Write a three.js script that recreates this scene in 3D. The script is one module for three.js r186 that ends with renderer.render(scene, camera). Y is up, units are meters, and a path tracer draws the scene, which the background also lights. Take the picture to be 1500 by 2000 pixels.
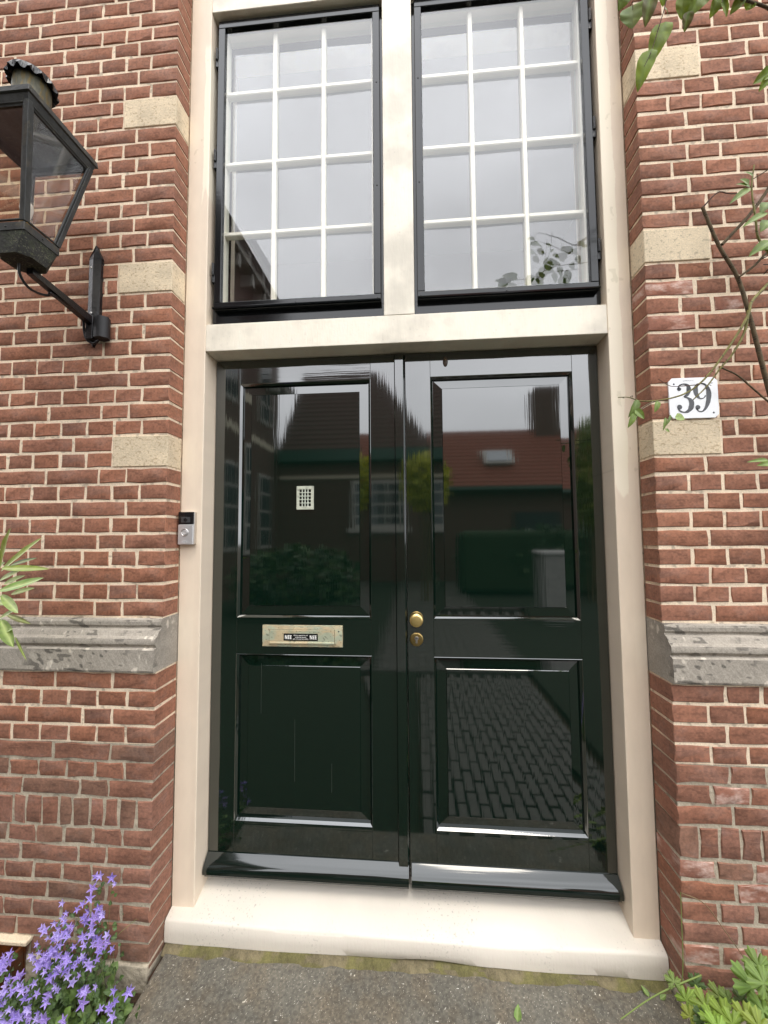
import * as THREE from 'three';
import { RoundedBoxGeometry } from 'three/addons/geometries/RoundedBoxGeometry.js';
import { mergeGeometries, mergeVertices, toCreasedNormals } from 'three/addons/utils/BufferGeometryUtils.js';

const EXPO = 1.9, SKYI = 1.7, SUNI = 0.5, DIOR = 2.15, GIOR = 1.85, PIOR = 1.75;
// ---------------------------------------------------------------- camera, sky, sun, exposure
const scene = new THREE.Scene();
const camera = new THREE.PerspectiveCamera(104.09, 0.75, 0.02, 300);
camera.position.set(0.0578, 1.4732, 1.4257);
camera.rotation.set(0.05996, 0.07909, -0.00722, 'YXZ');
const renderer = new THREE.WebGLRenderer({ antialias: true });
renderer.setSize(768, 1024);
renderer.toneMapping = THREE.LinearToneMapping;
renderer.toneMappingExposure = EXPO;
renderer.shadowMap.enabled = true;
renderer.shadowMap.type = THREE.PCFSoftShadowMap;

let seed = 7;
const rnd = () => { seed = (seed + 0x6D2B79F5) | 0; let t = Math.imul(seed ^ (seed >>> 15), 1 | seed); t = (t + Math.imul(t ^ (t >>> 7), 61 | t)) ^ t; return ((t ^ (t >>> 14)) >>> 0) / 4294967296; };
const rr = (a, b) => a + (b - a) * rnd();
const lerp = (a, b, t) => a + (b - a) * t;
const clamp = (x, a = 0, b = 1) => Math.min(b, Math.max(a, x));
const smooth = (a, b, x) => { const t = clamp((x - a) / (b - a)); return t * t * (3 - 2 * t); };
const hash = (x, y, s) => { let h = Math.imul(x, 374761393) ^ Math.imul(y, 668265263) ^ Math.imul(s, 2147483647 - 1274126177); h = Math.imul(h ^ (h >>> 13), 1274126177); return ((h ^ (h >>> 16)) >>> 0) / 4294967296; };
function vn(u, v, px, py, s) {           // value noise that repeats after u = v = 1, px by py cells
  const x = u * px, y = v * py, i = Math.floor(x), j = Math.floor(y), fx = x - i, fy = y - j;
  const a = fx * fx * (3 - 2 * fx), b = fy * fy * (3 - 2 * fy), m = (n, p) => ((n % p) + p) % p;
  const h = (p, q) => hash(m(p, px), m(q, py), s);
  return lerp(lerp(h(i, j), h(i + 1, j), a), lerp(h(i, j + 1), h(i + 1, j + 1), a), b);
}
function fbm(u, v, px, py, oct, s) { let t = 0, w = 0, a = 1; for (let o = 0; o < oct; o++) { t += a * vn(u, v, px << o, py << o, s + o * 17); w += a; a *= 0.55; } return t / w; }

{ // overcast sky: brighter overhead than at the horizon, soft cloud relief
  const w = 512, h = 256, d = new Float32Array(w * h * 4);
  for (let j = 0; j < h; j++) for (let i = 0; i < w; i++) {
    const el = ((j + 0.5) / h - 0.5) * Math.PI, s = Math.sin(Math.max(0, el));
    const c = fbm(i / w, j / h, 8, 8, 5, 3);
    const L = (el > 0 ? 0.97 + 0.18 * s : 0.97) * (0.68 + 0.46 * smooth(0.25, 0.75, c));
    const k = (j * w + i) * 4; d[k] = L * 0.985; d[k + 1] = L * 1.0; d[k + 2] = L * 1.04; d[k + 3] = 1;
  }
  const sky = new THREE.DataTexture(d, w, h, THREE.RGBAFormat, THREE.FloatType);
  sky.mapping = THREE.EquirectangularReflectionMapping; sky.magFilter = THREE.LinearFilter; sky.minFilter = THREE.LinearFilter; sky.needsUpdate = true;
  scene.background = sky; scene.environment = sky;
  scene.backgroundIntensity = SKYI; scene.environmentIntensity = SKYI;
}
const sun = new THREE.DirectionalLight(0xfff4e2, SUNI);
sun.position.set(0.9, 10, 3.3); sun.target.position.set(0, 1.5, 0);
sun.castShadow = true; sun.shadow.radius = 34; sun.shadow.mapSize.set(2048, 2048);
Object.assign(sun.shadow.camera, { left: -9, right: 9, top: 9, bottom: -9, near: 0.5, far: 40 });
scene.add(sun, sun.target);

// ---------------------------------------------------------------- helpers
const taken = {};
const numbered = (n) => { const k = taken[n] = (taken[n] ?? -1) + 1; return k ? `${n}_${String(k).padStart(3, '0')}` : n; };
function mesh(name, geo, mat, parent = scene) {
  const m = new THREE.Mesh(geo, mat); m.name = parent === scene ? numbered(name) : name; m.castShadow = m.receiveShadow = true; parent.add(m); return m;
}
function thing(name, label, category, pos = [0, 0, 0], group) {
  const o = new THREE.Group(); o.name = numbered(name); o.position.set(...pos); o.userData = { label, category }; if (group) o.userData.group = group; scene.add(o); return o;
}
const tag = (o, label, category, group) => { o.userData = { label, category }; if (group) o.userData.group = group; return o; };
const structure = (o) => { o.userData.kind = 'structure'; return o; };
const stuff = (o) => { o.userData.kind = 'stuff'; return o; };
// uv in metres on the face's own plane
function metricUV(g, du = 0, dv = 0) {
  g = g.index ? g.toNonIndexed() : g;
  const p = g.attributes.position, uv = new Float32Array(p.count * 2), a = new THREE.Vector3(), b = new THREE.Vector3(), c = new THREE.Vector3();
  for (let i = 0; i < p.count; i += 3) {
    a.fromBufferAttribute(p, i); b.fromBufferAttribute(p, i + 1); c.fromBufferAttribute(p, i + 2);
    const n = b.clone().sub(a).cross(c.clone().sub(a)), x = Math.abs(n.x), y = Math.abs(n.y), z = Math.abs(n.z);
    [a, b, c].forEach((q, k) => { uv[(i + k) * 2] = (x >= y && x > z ? q.z : q.x) + du; uv[(i + k) * 2 + 1] = (y > x && y > z ? q.z : q.y) + dv; });
  }
  g.setAttribute('uv', new THREE.BufferAttribute(uv, 2)); return g;
}
const box = (x0, x1, y0, y1, z0, z1, r = 0.002) => metricUV(new RoundedBoxGeometry(x1 - x0, y1 - y0, z1 - z0, 1, r).translate((x0 + x1) / 2, (y0 + y1) / 2, (z0 + z1) / 2));
const plainBox = (x0, x1, y0, y1, z0, z1) => metricUV(new THREE.BoxGeometry(x1 - x0, y1 - y0, z1 - z0).translate((x0 + x1) / 2, (y0 + y1) / 2, (z0 + z1) / 2));
const clean = (g) => { const o = g.index ? g.toNonIndexed() : g; for (const k of Object.keys(o.attributes)) if (!['position', 'normal', 'uv', 'color'].includes(k)) o.deleteAttribute(k); return o; };
const merge = (list) => mergeGeometries(list.map(clean));
function quads(list, crease = 0.5) {      // list of [a, b, c, d] corners, counter-clockwise seen from outside
  const p = []; for (const [a, b, c, d] of list) { p.push(...a, ...b, ...c); if (d) p.push(...a, ...c, ...d); }
  const g = new THREE.BufferGeometry(); g.setAttribute('position', new THREE.Float32BufferAttribute(p, 3)); g.computeVertexNormals();
  return metricUV(crease ? toCreasedNormals(g, crease) : g);
}
// profile of [z, y] points extruded along x
function alongX(profile, x0, x1, crease = 0.6, steps = 1) {
  const s = new THREE.Shape(profile.map(([z, y]) => new THREE.Vector2(-z, y)));
  let g = new THREE.ExtrudeGeometry(s, { depth: x1 - x0, bevelEnabled: false, steps }); g.rotateY(Math.PI / 2); g.translate(x0, 0, 0);
  return metricUV(toCreasedNormals(clean(g), crease));
}
const V = (a) => new THREE.Vector3(...a);
function tube(pts, r0, r1 = r0, sides = 7, per = 6) {
  const c = new THREE.CatmullRomCurve3(pts.map(V), false, 'centripetal'), n = Math.max(2, (pts.length - 1) * per), fr = c.computeFrenetFrames(n, false), pos = [], nor = [], uv = [], idx = [];
  const len = c.getLength();
  for (let i = 0; i <= n; i++) {
    const p = c.getPointAt(i / n), r = lerp(r0, r1, i / n);
    for (let k = 0; k <= sides; k++) {
      const a = k / sides * Math.PI * 2, q = fr.normals[i].clone().multiplyScalar(Math.cos(a)).addScaledVector(fr.binormals[i], Math.sin(a));
      pos.push(p.x + q.x * r, p.y + q.y * r, p.z + q.z * r); nor.push(q.x, q.y, q.z); uv.push(k / sides * 0.03, i / n * len);
    }
  }
  for (let i = 0; i < n; i++) for (let k = 0; k < sides; k++) { const a = i * (sides + 1) + k, b = a + sides + 1; idx.push(a, a + 1, b, b, a + 1, b + 1); }
  const s0 = pos.length / 3; const e = c.getPointAt(1), b0 = c.getPointAt(0), t0 = c.getTangentAt(0), t1 = c.getTangentAt(1);
  pos.push(b0.x, b0.y, b0.z, e.x, e.y, e.z); nor.push(-t0.x, -t0.y, -t0.z, t1.x, t1.y, t1.z); uv.push(0, 0, 0, len);
  for (let k = 0; k < sides; k++) { idx.push(s0, k + 1, k); idx.push(s0 + 1, n * (sides + 1) + k, n * (sides + 1) + k + 1); }
  const g = new THREE.BufferGeometry(); g.setIndex(idx);
  g.setAttribute('position', new THREE.Float32BufferAttribute(pos, 3)); g.setAttribute('normal', new THREE.Float32BufferAttribute(nor, 3)); g.setAttribute('uv', new THREE.Float32BufferAttribute(uv, 2));
  return g;
}
const lathe = (pts, seg = 24) => clean(new THREE.LatheGeometry(pts.map(([r, y]) => new THREE.Vector2(r, y)), seg));

// ---------------------------------------------------------------- textures
function tex(n, metres, color, fn, m = n) {
  const d = new Uint8Array(n * m * 4);
  for (let j = 0; j < m; j++) for (let i = 0; i < n; i++) {
    const c = fn((i + 0.5) / n, (j + 0.5) / m), k = (j * n + i) * 4;
    for (let q = 0; q < 3; q++) d[k + q] = clamp(Array.isArray(c) ? c[q] : c) * 255; d[k + 3] = 255;
  }
  const t = new THREE.DataTexture(d, n, m); t.wrapS = t.wrapT = THREE.RepeatWrapping; t.magFilter = THREE.LinearFilter; t.minFilter = THREE.LinearMipmapLinearFilter; t.generateMipmaps = true;
  if (color) t.colorSpace = THREE.SRGBColorSpace;
  if (metres) { const [a, b] = Array.isArray(metres) ? metres : [metres, metres]; t.repeat.set(1 / a, 1 / b); }
  t.needsUpdate = true; return t;
}
const std = (c, roughness, o = {}) => new THREE.MeshStandardMaterial({ color: new THREE.Color(...c), roughness, ...o });
const phys = (c, roughness, o = {}) => new THREE.MeshPhysicalMaterial({ color: new THREE.Color(...c), roughness, ...o });

// brick: fired grain, creases from the mould, a few pale specks
const brickH = tex(512, 0.4, false, (u, v) => 0.55 * fbm(u, v, 24, 40, 4, 11) + 0.3 * fbm(u, v, 8, 26, 3, 12) + 0.15 * vn(u, v, 160, 160, 13) - 0.15 * smooth(0.62, 0.72, fbm(u, v, 14, 44, 3, 14)));
const brickC = tex(512, 0.4, true, (u, v) => {
  const big = fbm(u, v, 5, 8, 4, 21), fine = fbm(u, v, 60, 60, 3, 22), cre = smooth(0.62, 0.74, fbm(u, v, 12, 46, 3, 23)), pale = smooth(0.8, 0.87, vn(u, v, 90, 90, 24)) * 0.6 * smooth(0.5, 0.7, big), grey = smooth(0.52, 0.75, fbm(u, v, 7, 11, 4, 25));
  let k = 0.66 + 0.2 * big + 0.28 * fine; k *= 1 - 0.11 * cre;
  let c = [k, k * (0.98 + 0.05 * grey), k * (0.97 + 0.1 * grey)];
  return c.map((x, i) => clamp(lerp(x, 1.0, pale)));
});
// lime bloom on a few bricks: white brushed streaks over the same clay
const bloomC = tex(512, 0.4, true, (u, v) => {
  const big = fbm(u, v, 5, 8, 4, 21), fine = fbm(u, v, 60, 60, 3, 22), k = 0.62 + 0.28 * big + 0.22 * fine;
  const b = 0.8 * smooth(0.46, 0.74, fbm(u, v, 7, 16, 4, 31)) * (0.3 + 0.7 * fbm(u, v, 60, 90, 3, 32));
  return [lerp(0.68 * k, 0.9, b), lerp(0.46 * k, 0.83, b), lerp(0.375 * k, 0.79, b)];
});
const mortarH = tex(512, 0.5, false, (u, v) => fbm(u, v, 30, 30, 5, 41));
const mortarC = tex(512, 0.5, true, (u, v) => { const a = fbm(u, v, 6, 6, 4, 42), b = vn(u, v, 190, 190, 43), d = smooth(0.6, 0.8, fbm(u, v, 20, 26, 3, 44)); const k = 0.8 + 0.14 * a + 0.1 * b - 0.16 * d; return [k, k * 0.985, k * 0.96]; });
const sandC = tex(512, 0.5, true, (u, v) => { const a = fbm(u, v, 5, 9, 4, 51), b = vn(u, v, 220, 220, 52), s = smooth(0.58, 0.75, fbm(u, v, 60, 90, 3, 53)), k = 0.76 + 0.18 * a + 0.1 * b - 0.12 * s; return [k, k * (0.985 - 0.03 * s), k * (0.96 - 0.06 * s)]; });
const sandD = tex(512, 0.5, true, (u, v) => { const a = fbm(u, v, 5, 5, 4, 56), b = vn(u, v, 200, 200, 57), s = smooth(0.66, 0.8, fbm(u, v, 70, 70, 2, 58)), k = 0.8 + 0.14 * a + 0.1 * b - 0.13 * s; return [k, k * 0.98, k * 0.95]; });
const sandH = tex(256, 0.25, false, (u, v) => fbm(u, v, 30, 60, 3, 55));
// blue-grey limestone band: tooled, with wet-looking oval blotches and pale scratches
const bandC = tex(512, 0.7, true, (u, v) => {
  const a = fbm(u, v, 5, 9, 5, 61), g = vn(u, v, 240, 240, 62), w = (u + v * 0.6) % 1, blot = smooth(0.6, 0.7, fbm(w, v, 26, 44, 2, 63)) * smooth(0.42, 0.6, fbm(u, v, 4, 4, 2, 64)), pale = smooth(0.7, 0.8, fbm(u, v, 26, 14, 3, 65));
  const k = 0.56 + 0.26 * a + 0.12 * g - 0.24 * blot + 0.22 * pale; return [k * 1.0, k * 0.985, k * 0.955];
});
const bandH = tex(512, 0.7, false, (u, v) => { const w = (u + v * 0.5) % 1; return 0.5 * fbm(w, v, 40, 16, 4, 66) + 0.5 * fbm(u, v, 14, 14, 4, 67); });
// doorstep stone: dark aggregate with pale flecks
const stepC = tex(1024, 0.8, true, (u, v) => {
  const a = fbm(u, v, 4, 4, 4, 71), g = fbm(u, v, 120, 120, 2, 72), w = (u * 2 + v) % 1, br = smooth(0.3, 0.8, fbm(u, v, 13, 11, 4, 73));
  const fl = smooth(0.92, 0.95, vn(u, v, 120, 120, 74)) * smooth(0.6, 0.8, vn(u, v, 23, 23, 75)), fl2 = smooth(0.87, 0.95, vn(w, v, 260, 180, 76)) * 0.45;
  const k = 0.29 + 0.16 * a + 0.2 * g; const c = [k * (1.02 + 0.05 * br), k, k * (0.94 - 0.05 * br)];
  return c.map((x) => clamp(x + fl * 0.7 + fl2));
});
const stepH = tex(512, 0.4, false, (u, v) => fbm(u, v, 70, 70, 3, 77));
const mossC = tex(512, 0.3, true, (u, v) => { const a = fbm(u, v, 10, 10, 5, 78), g = vn(u, v, 160, 160, 79), m = smooth(0.4, 0.62, fbm(u, v, 5, 8, 4, 80)); const k = 0.5 + 0.35 * a + 0.15 * g; return [k * lerp(0.8, 0.74, m), k * lerp(0.75, 0.72, m), k * lerp(0.63, 0.5, m)]; });
// cream paint: brush drag, faint dirt
const paintC = tex(512, 0.8, true, (u, v) => { const a = fbm(u, v, 4, 4, 5, 81), b = fbm(u, v, 50, 12, 3, 82), d = smooth(0.88, 0.95, vn(u, v, 90, 90, 83)) * smooth(0.5, 0.7, vn(u, v, 12, 12, 84)); const k = 0.86 + 0.14 * smooth(0.3, 0.65, a) + 0.03 * b - 0.06 * d; return [k, k * 0.99, k * 0.97]; });
const paintH = tex(256, 0.3, false, (u, v) => 0.6 * fbm(u, v, 60, 10, 3, 85) + 0.4 * fbm(u, v, 30, 30, 3, 86));
const sillC = tex(512, 0.8, true, (u, v) => { const a = fbm(u, v, 4, 4, 5, 87), d = smooth(0.84, 0.9, vn(u, v, 170, 170, 88)) * smooth(0.4, 0.7, fbm(u, v, 5, 5, 2, 89)); const k = 0.93 + 0.07 * a - 0.14 * d; return [k, k * 0.99, k * 0.975]; });
// repainted post: a whiter coat that stops at a ragged edge, cream undercoat beyond it
const repaint = (edge, from, to, side) => tex(64, [0.09, 3.8], true, (u, v) => {
  const y = v * 3.8, uu = side > 0 ? u : 1 - u, e = edge + 0.16 * (fbm(v, 0.3, 40, 1, 4, 91) - 0.5) + 0.1 * (vn(v, 0.1, 9, 1, 92) - 0.5), inY = smooth(from - 0.02, from + 0.02, y + 0.1 * (vn(u, v, 6, 60, 94) - 0.5)) * (1 - smooth(to - 0.02, to + 0.02, y));
  const w = uu < e ? inY : 0.12, chip = smooth(0.74, 0.78, fbm(u, v, 3, 100, 3, 93)) * inY * 0.35, k = 0.92 + 0.05 * fbm(u, v, 3, 60, 4, 95);
  return [lerp(k, 1, w) - chip * 0.16, lerp(k * 0.955, 0.985, w) - chip * 0.17, lerp(k * 0.915, 0.95, w) - chip * 0.2];
}, 1024);
// brush drag in the gloss paint
const strokesV = tex(512, [0.35, 0.9], false, (u, v) => 0.5 * fbm(u, v, 36, 3, 4, 101) + 0.3 * fbm(u, v, 90, 5, 2, 102) + 0.2 * fbm(u, v, 5, 3, 3, 103));
const strokesH = tex(512, [0.9, 0.35], false, (u, v) => 0.5 * fbm(u, v, 3, 36, 4, 104) + 0.3 * fbm(u, v, 5, 90, 2, 105) + 0.2 * fbm(u, v, 3, 5, 3, 106));
const ironC = tex(256, 0.2, true, (u, v) => { const a = fbm(u, v, 8, 8, 4, 111), l = smooth(0.7, 0.78, fbm(u, v, 40, 40, 3, 112)) * smooth(0.5, 0.65, fbm(u, v, 5, 5, 2, 113)), r = smooth(0.62, 0.75, fbm(u, v, 9, 6, 4, 114)); const k = 0.4 + 0.35 * a; return [k + 0.35 * l + 0.12 * r, k + 0.33 * l + 0.07 * r, k * 0.98 + 0.2 * l]; });
const lichenC = tex(256, 0.12, true, (u, v) => { const a = fbm(u, v, 8, 8, 4, 115), l = smooth(0.6, 0.68, fbm(u, v, 36, 36, 3, 116)) * smooth(0.4, 0.62, fbm(u, v, 5, 5, 2, 117)), g = smooth(0.45, 0.7, fbm(u, v, 6, 10, 3, 118)); const k = 0.25 + 0.2 * a; return [k + 0.28 * l + 0.03 * g, k + 0.27 * l + 0.05 * g, k + 0.2 * l]; });
const ironH = tex(256, 0.15, false, (u, v) => fbm(u, v, 20, 20, 4, 119));
const zincC = tex(256, 0.15, true, (u, v) => { const a = fbm(u, v, 14, 3, 4, 121), r = smooth(0.55, 0.7, fbm(u, v, 11, 2, 3, 122)); const k = 0.5 + 0.25 * a; return [k * (1 + 0.18 * r), k * (0.99 + 0.05 * r), k * (0.9 - 0.18 * r)]; });
const brassOldC = tex(256, 0.3, true, (u, v) => { const a = fbm(u, v, 8, 8, 4, 131), g = smooth(0.4, 0.62, fbm(u, v, 5, 9, 4, 132)), s = smooth(0.8, 0.86, vn(u, v, 60, 60, 133)); const k = 0.8 + 0.2 * a - 0.2 * s; return [k * lerp(0.98, 0.88, g), k * lerp(0.9, 0.91, g), k * lerp(0.76, 0.82, g)]; });
const barkC = tex(256, 0.1, true, (u, v) => { const a = fbm(u, v, 12, 5, 4, 141), d = smooth(0.82, 0.88, vn(u, v, 18, 30, 142)); const k = 0.6 + 0.35 * a - 0.3 * d; return [k, k * 0.98, k * 0.9]; });
const soilC = tex(512, 0.6, true, (u, v) => { const a = fbm(u, v, 20, 20, 5, 151), b = vn(u, v, 120, 120, 152); const k = 0.3 + 0.4 * a + 0.2 * b; return [k, k * 0.86, k * 0.7]; });
const soilH = tex(256, 0.4, false, (u, v) => fbm(u, v, 20, 20, 4, 153));

// ---------------------------------------------------------------- materials
const brickTones = [[0.357, 0.161, 0.098], [0.343, 0.155, 0.096], [0.365, 0.165, 0.1], [0.331, 0.153, 0.096], [0.352, 0.162, 0.101], [0.36, 0.157, 0.091], [0.339, 0.158, 0.098], [0.386, 0.174, 0.103], [0.31, 0.145, 0.093], [0.348, 0.153, 0.09]];
const M = {
  brick: brickTones.map((c) => std(c, 0.93, { map: brickC, bumpMap: brickH, bumpScale: 0.0009 })),
  brickOld: [[.27, .145, .097], [.305, .15, .1], [.25, .137, .092], [.32, .158, .108], [.29, .137, .088]].map((c) => std(c, 0.95, { map: brickC, bumpMap: brickH, bumpScale: 0.0014 })),
  brickBloom: std([.92, .92, .92], 0.95, { map: bloomC, bumpMap: brickH, bumpScale: 0.0009 }),
  mortar: std([.98, .83, .65], 0.96, { map: mortarC, bumpMap: mortarH, bumpScale: 0.0012 }),
  mortarOld: std([.55, .49, .39], 0.97, { map: mortarC, bumpMap: mortarH, bumpScale: 0.004 }),
  sandA: std([.86, .735, .545], 0.95, { map: sandC, bumpMap: sandH, bumpScale: 0.0007 }),
  sandB: std([.86, .75, .57], 0.95, { map: sandD, bumpMap: sandH, bumpScale: 0.0005 }),
  band: std([.66, .61, .545], 0.9, { map: bandC, bumpMap: bandH, bumpScale: 0.004 }),
  step: std([.62, .60, .55], 0.85, { map: stepC, bumpMap: stepH, bumpScale: 0.0012 }),
  moss: std([.47, .45, .375], 0.97, { map: mossC, bumpMap: mortarH, bumpScale: 0.006 }),
  paint: phys([.88, .83, .72], 0.42, { map: paintC, bumpMap: paintH, bumpScale: 0.0006 }),
  sill: phys([.74, .695, .62], 0.45, { map: sillC, bumpMap: paintH, bumpScale: 0.0008 }),
  gapDark: std([.05, .045, .04], 0.95),
  doorV: phys([.0014, .0082, .0052], 0.05, { ior: DIOR, bumpMap: strokesV, bumpScale: 0.00013 }),
  doorH: phys([.0014, .0082, .0052], 0.05, { ior: DIOR, bumpMap: strokesH, bumpScale: 0.00013 }),
  doorPanel: phys([.0014, .0082, .0052], 0.04, { ior: DIOR, bumpMap: strokesV, bumpScale: 0.00008 }),
  casement: phys([.006, .007, .008], 0.1, { ior: 1.5, bumpMap: strokesH, bumpScale: 0.00012 }),
  muntin: phys([.82, .79, .66], 0.45, { bumpMap: paintH, bumpScale: 0.0005 }),
  stormGlass: phys([1, 1, 1], 0.0, { transmission: 1, thickness: 0, ior: GIOR }),
  paneGlass: phys([.94, .97, .96], 0.0, { transmission: 1, thickness: 0, ior: PIOR }),
  lampGlass: phys([.88, .83, .76], 0.04, { transmission: 1, thickness: 0, ior: 1.95 }),
  bar: phys([.003, .008, .006], 0.06, { ior: 1.75, bumpMap: strokesH, bumpScale: 0.00012 }),
  iron: phys([.10, .105, .105], 0.5, { map: ironC, bumpMap: ironH, bumpScale: 0.0008 }),
  ironBlack: phys([.008, .0085, .010], 0.32, { bumpMap: ironH, bumpScale: 0.0012 }),
  lichen: std([.26, .26, .22], 0.9, { map: lichenC, bumpMap: ironH, bumpScale: 0.002 }),
  zinc: std([.25, .245, .21], 0.6, { map: zincC, metalness: 0.3 }),
  brass: phys([.9, .68, .28], 0.38, { metalness: 1 }),
  brassDull: phys([.55, .42, .22], 0.4, { metalness: 1, map: brassOldC }),
  letter: phys([.80, .79, .72], 0.42, { metalness: 0.2, map: brassOldC }),
  steel: phys([.62, .6, .58], 0.3, { metalness: 1 }),
  silver: phys([.62, .62, .62], 0.38, { metalness: 0.55 }),
  blackGloss: phys([.01, .01, .011], 0.1, {}),
  blackMatt: std([.012, .012, .013], 0.6),
  enamel: phys([.86, .87, .88], 0.22, { clearcoat: 0.4 }),
  bark: std([.17, .125, .075], 0.9, { map: barkC }),
  greenStem: std([.30, .28, .09], 0.7, { map: barkC }),
  darkTwig: std([.07, .035, .025], 0.85),
  soil: std([.13, .11, .09], 0.98, { map: soilC, bumpMap: soilH, bumpScale: 0.01 }),
};

// ---------------------------------------------------------------- ground and setting
{ // one sheet to the horizon, then soil beds, lawn and the brick path through the court
  const g = mesh('ground', metricUV(new THREE.PlaneGeometry(160, 160).rotateX(-Math.PI / 2).translate(0, -0.16, 40)), std([.16, .15, .13], 0.95, { map: soilC })); structure(g);
  const s = mesh('flower_bed', quads([[[-2.6, -0.075, 0.34], [-0.86, -0.075, 0.34], [-0.86, -0.075, -0.1], [-2.6, -0.075, -0.1]], [[0.885, -0.075, 0.34], [2.6, -0.075, 0.34], [2.6, -0.075, -0.1], [0.885, -0.075, -0.1]]]), M.soil); structure(s);
  const lawn = mesh('lawn', quads([[[1.35, -0.1, 9], [12, -0.1, 9], [12, -0.1, 0.8], [1.35, -0.1, 0.8]], [[-4.6, -0.1, 12], [0.05, -0.1, 12], [0.05, -0.1, 0.35], [-4.6, -0.1, 0.35]]]), std([.03, .05, .015], 0.95, { map: mossC })); structure(lawn);
  const pavers = [], tone = []; let k = 0;
  for (let x = 0.08; x < 1.25; x += 0.066, k++) for (let z = 0.33 + (k % 2) * 0.11; z < 2.7; z += 0.22) pavers.push(box(x, x + 0.056, -0.2, -0.088 + rr(-0.004, 0.004), z, z + 0.205, 0.006));
  k = 0; for (let z = 2.95; z < 12; z += 0.075, k++) for (let x = -0.5 + (k % 2) * 0.11; x < 1.3; x += 0.225) pavers.push(plainBox(x, x + 0.21, -0.2, -0.088 + rr(-0.004, 0.004), z, z + 0.064));
  const path = mesh('brick_path', merge(pavers), std([.1, .095, .085], 0.6, { map: mortarC, bumpMap: mortarH, bumpScale: 0.004 })); structure(path);
}

// ---------------------------------------------------------------- brick walls
const HALF = 0.875, TOP = 3.24, CH = 0.0625, JT = 0.0105;
const yRow = (r) => TOP - r * CH;
const brickCache = {};
function brickGeo(w, h, d, v, rough = 1) {
  const key = [w.toFixed(3), h.toFixed(3), d.toFixed(3), v, rough].join();
  if (brickCache[key]) return brickCache[key];
  const nx = w > 0.15 ? 3 : w > 0.06 ? 2 : 1, ny = 2, pos = [], at = (i, j) => j * (nx + 1) + i;
  const jx = () => rr(-1, 1) * 0.0021 * rough, F = [], O = [], B = [];
  for (let j = 0; j <= ny; j++) for (let i = 0; i <= nx; i++) {
    const e = i === 0 || i === nx || j === 0 || j === ny, x = (i / nx - 0.5) * w, y = (j / ny - 0.5) * h;
    const sx = i === 0 ? 1 : i === nx ? -1 : 0, sy = j === 0 ? 1 : j === ny ? -1 : 0, ox = jx(), oy = jx();
    F.push([x + sx * 0.0026 + (e ? ox : jx() * 2), y + sy * 0.0026 + (e ? oy : jx()), rr(-0.0012, 0.0012) * rough]);
    O.push([x + ox, y + oy, -0.0026]); B.push([x, y, -d]);
  }
  const rim = []; for (let i = 0; i < nx; i++) rim.push(at(i, 0)); for (let j = 0; j < ny; j++) rim.push(at(nx, j)); for (let i = nx; i > 0; i--) rim.push(at(i, ny)); for (let j = ny; j > 0; j--) rim.push(at(0, j));
  const q = [];
  for (let j = 0; j < ny; j++) for (let i = 0; i < nx; i++) q.push([F[at(i, j)], F[at(i + 1, j)], F[at(i + 1, j + 1)], F[at(i, j + 1)]]);
  for (let k = 0; k < rim.length; k++) { const a = rim[k], b = rim[(k + 1) % rim.length]; q.push([O[a], O[b], F[b], F[a]], [B[a], B[b], O[b], O[a]]); }
  const pa = []; for (const [a, b, c, e] of q) pa.push(...a, ...b, ...c, ...a, ...c, ...e);
  let g = new THREE.BufferGeometry(); g.setAttribute('position', new THREE.Float32BufferAttribute(pa, 3)); g.computeVertexNormals(); g = toCreasedNormals(g, 0.75);
  return brickCache[key] = metricUV(g, v * 0.237 + w, v * 0.171);
}
const WALL_END = 2.3;
function courses(side) {                    // every brick of one wall as [d0, d1, y0, y1, depth, kind]; d runs outward from the corner of the opening
  const out = [], off = () => rr(-0.0025, 0.0025);
  const push = (row, d0, d1, y0, y1, corner, z) => out.push({ row, d0, d1, y0, y1, corner, z });
  const fill = (row, y0, y1, cuts, from, z) => { for (let i = 0; i + 1 < cuts.length; i++) { const a = Math.max(cuts[i], from), b = cuts[i + 1]; if (b - a > 0.03) push(row, a, b, y0, y1, a === 0, z); } };
  const cutsFor = (row, upper) => {
    const c = [0], odd = ((row % 2) + 2) % 2 === 1;
    if (odd) for (let d = 0.11; d < WALL_END - 0.85; d += 0.11) c.push(d + off());
    else { const q = ((row % 4) + 4) % 4 === 0, long = upper ? (side < 0 ? q : !q) : (side < 0 ? !q : q); c.push(0.165 + off()); if (long) c.push(0.275 + off()); for (let d = (long ? 0.275 : 0.165) + 0.22; d < WALL_END - 0.85; d += 0.22) c.push(d + off()); }
    return c;
  };
  const stones = [-11, 0, 11, 22];
  for (let r = -14; r < 33; r++) { const st = stones.some((s) => r === s || r === s + 1); fill(r, yRow(r + 1), yRow(r), cutsFor(r, true), st ? 0.2225 : 0, 0); }
  for (let r = 36; r < 43; r++) fill(r, yRow(r + 1), yRow(r), cutsFor(r, false), 0, 0.035);
  { const c = [0]; let d = 0; while (d < WALL_END - 0.85) { d += c.length === 1 ? 0.062 : rr(0.052, 0.068); c.push(d); } fill(43, 0.4504, yRow(43), c, 0, 0.035); }
  for (let r = 45; r < 53; r++) { const y1 = 0.4504 - (r - 45) * 0.0625; if (y1 - 0.0625 > -0.11) fill(r, y1 - 0.0625, y1, cutsFor(r, false), 0, 0.035); }
  return out;
}
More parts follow.
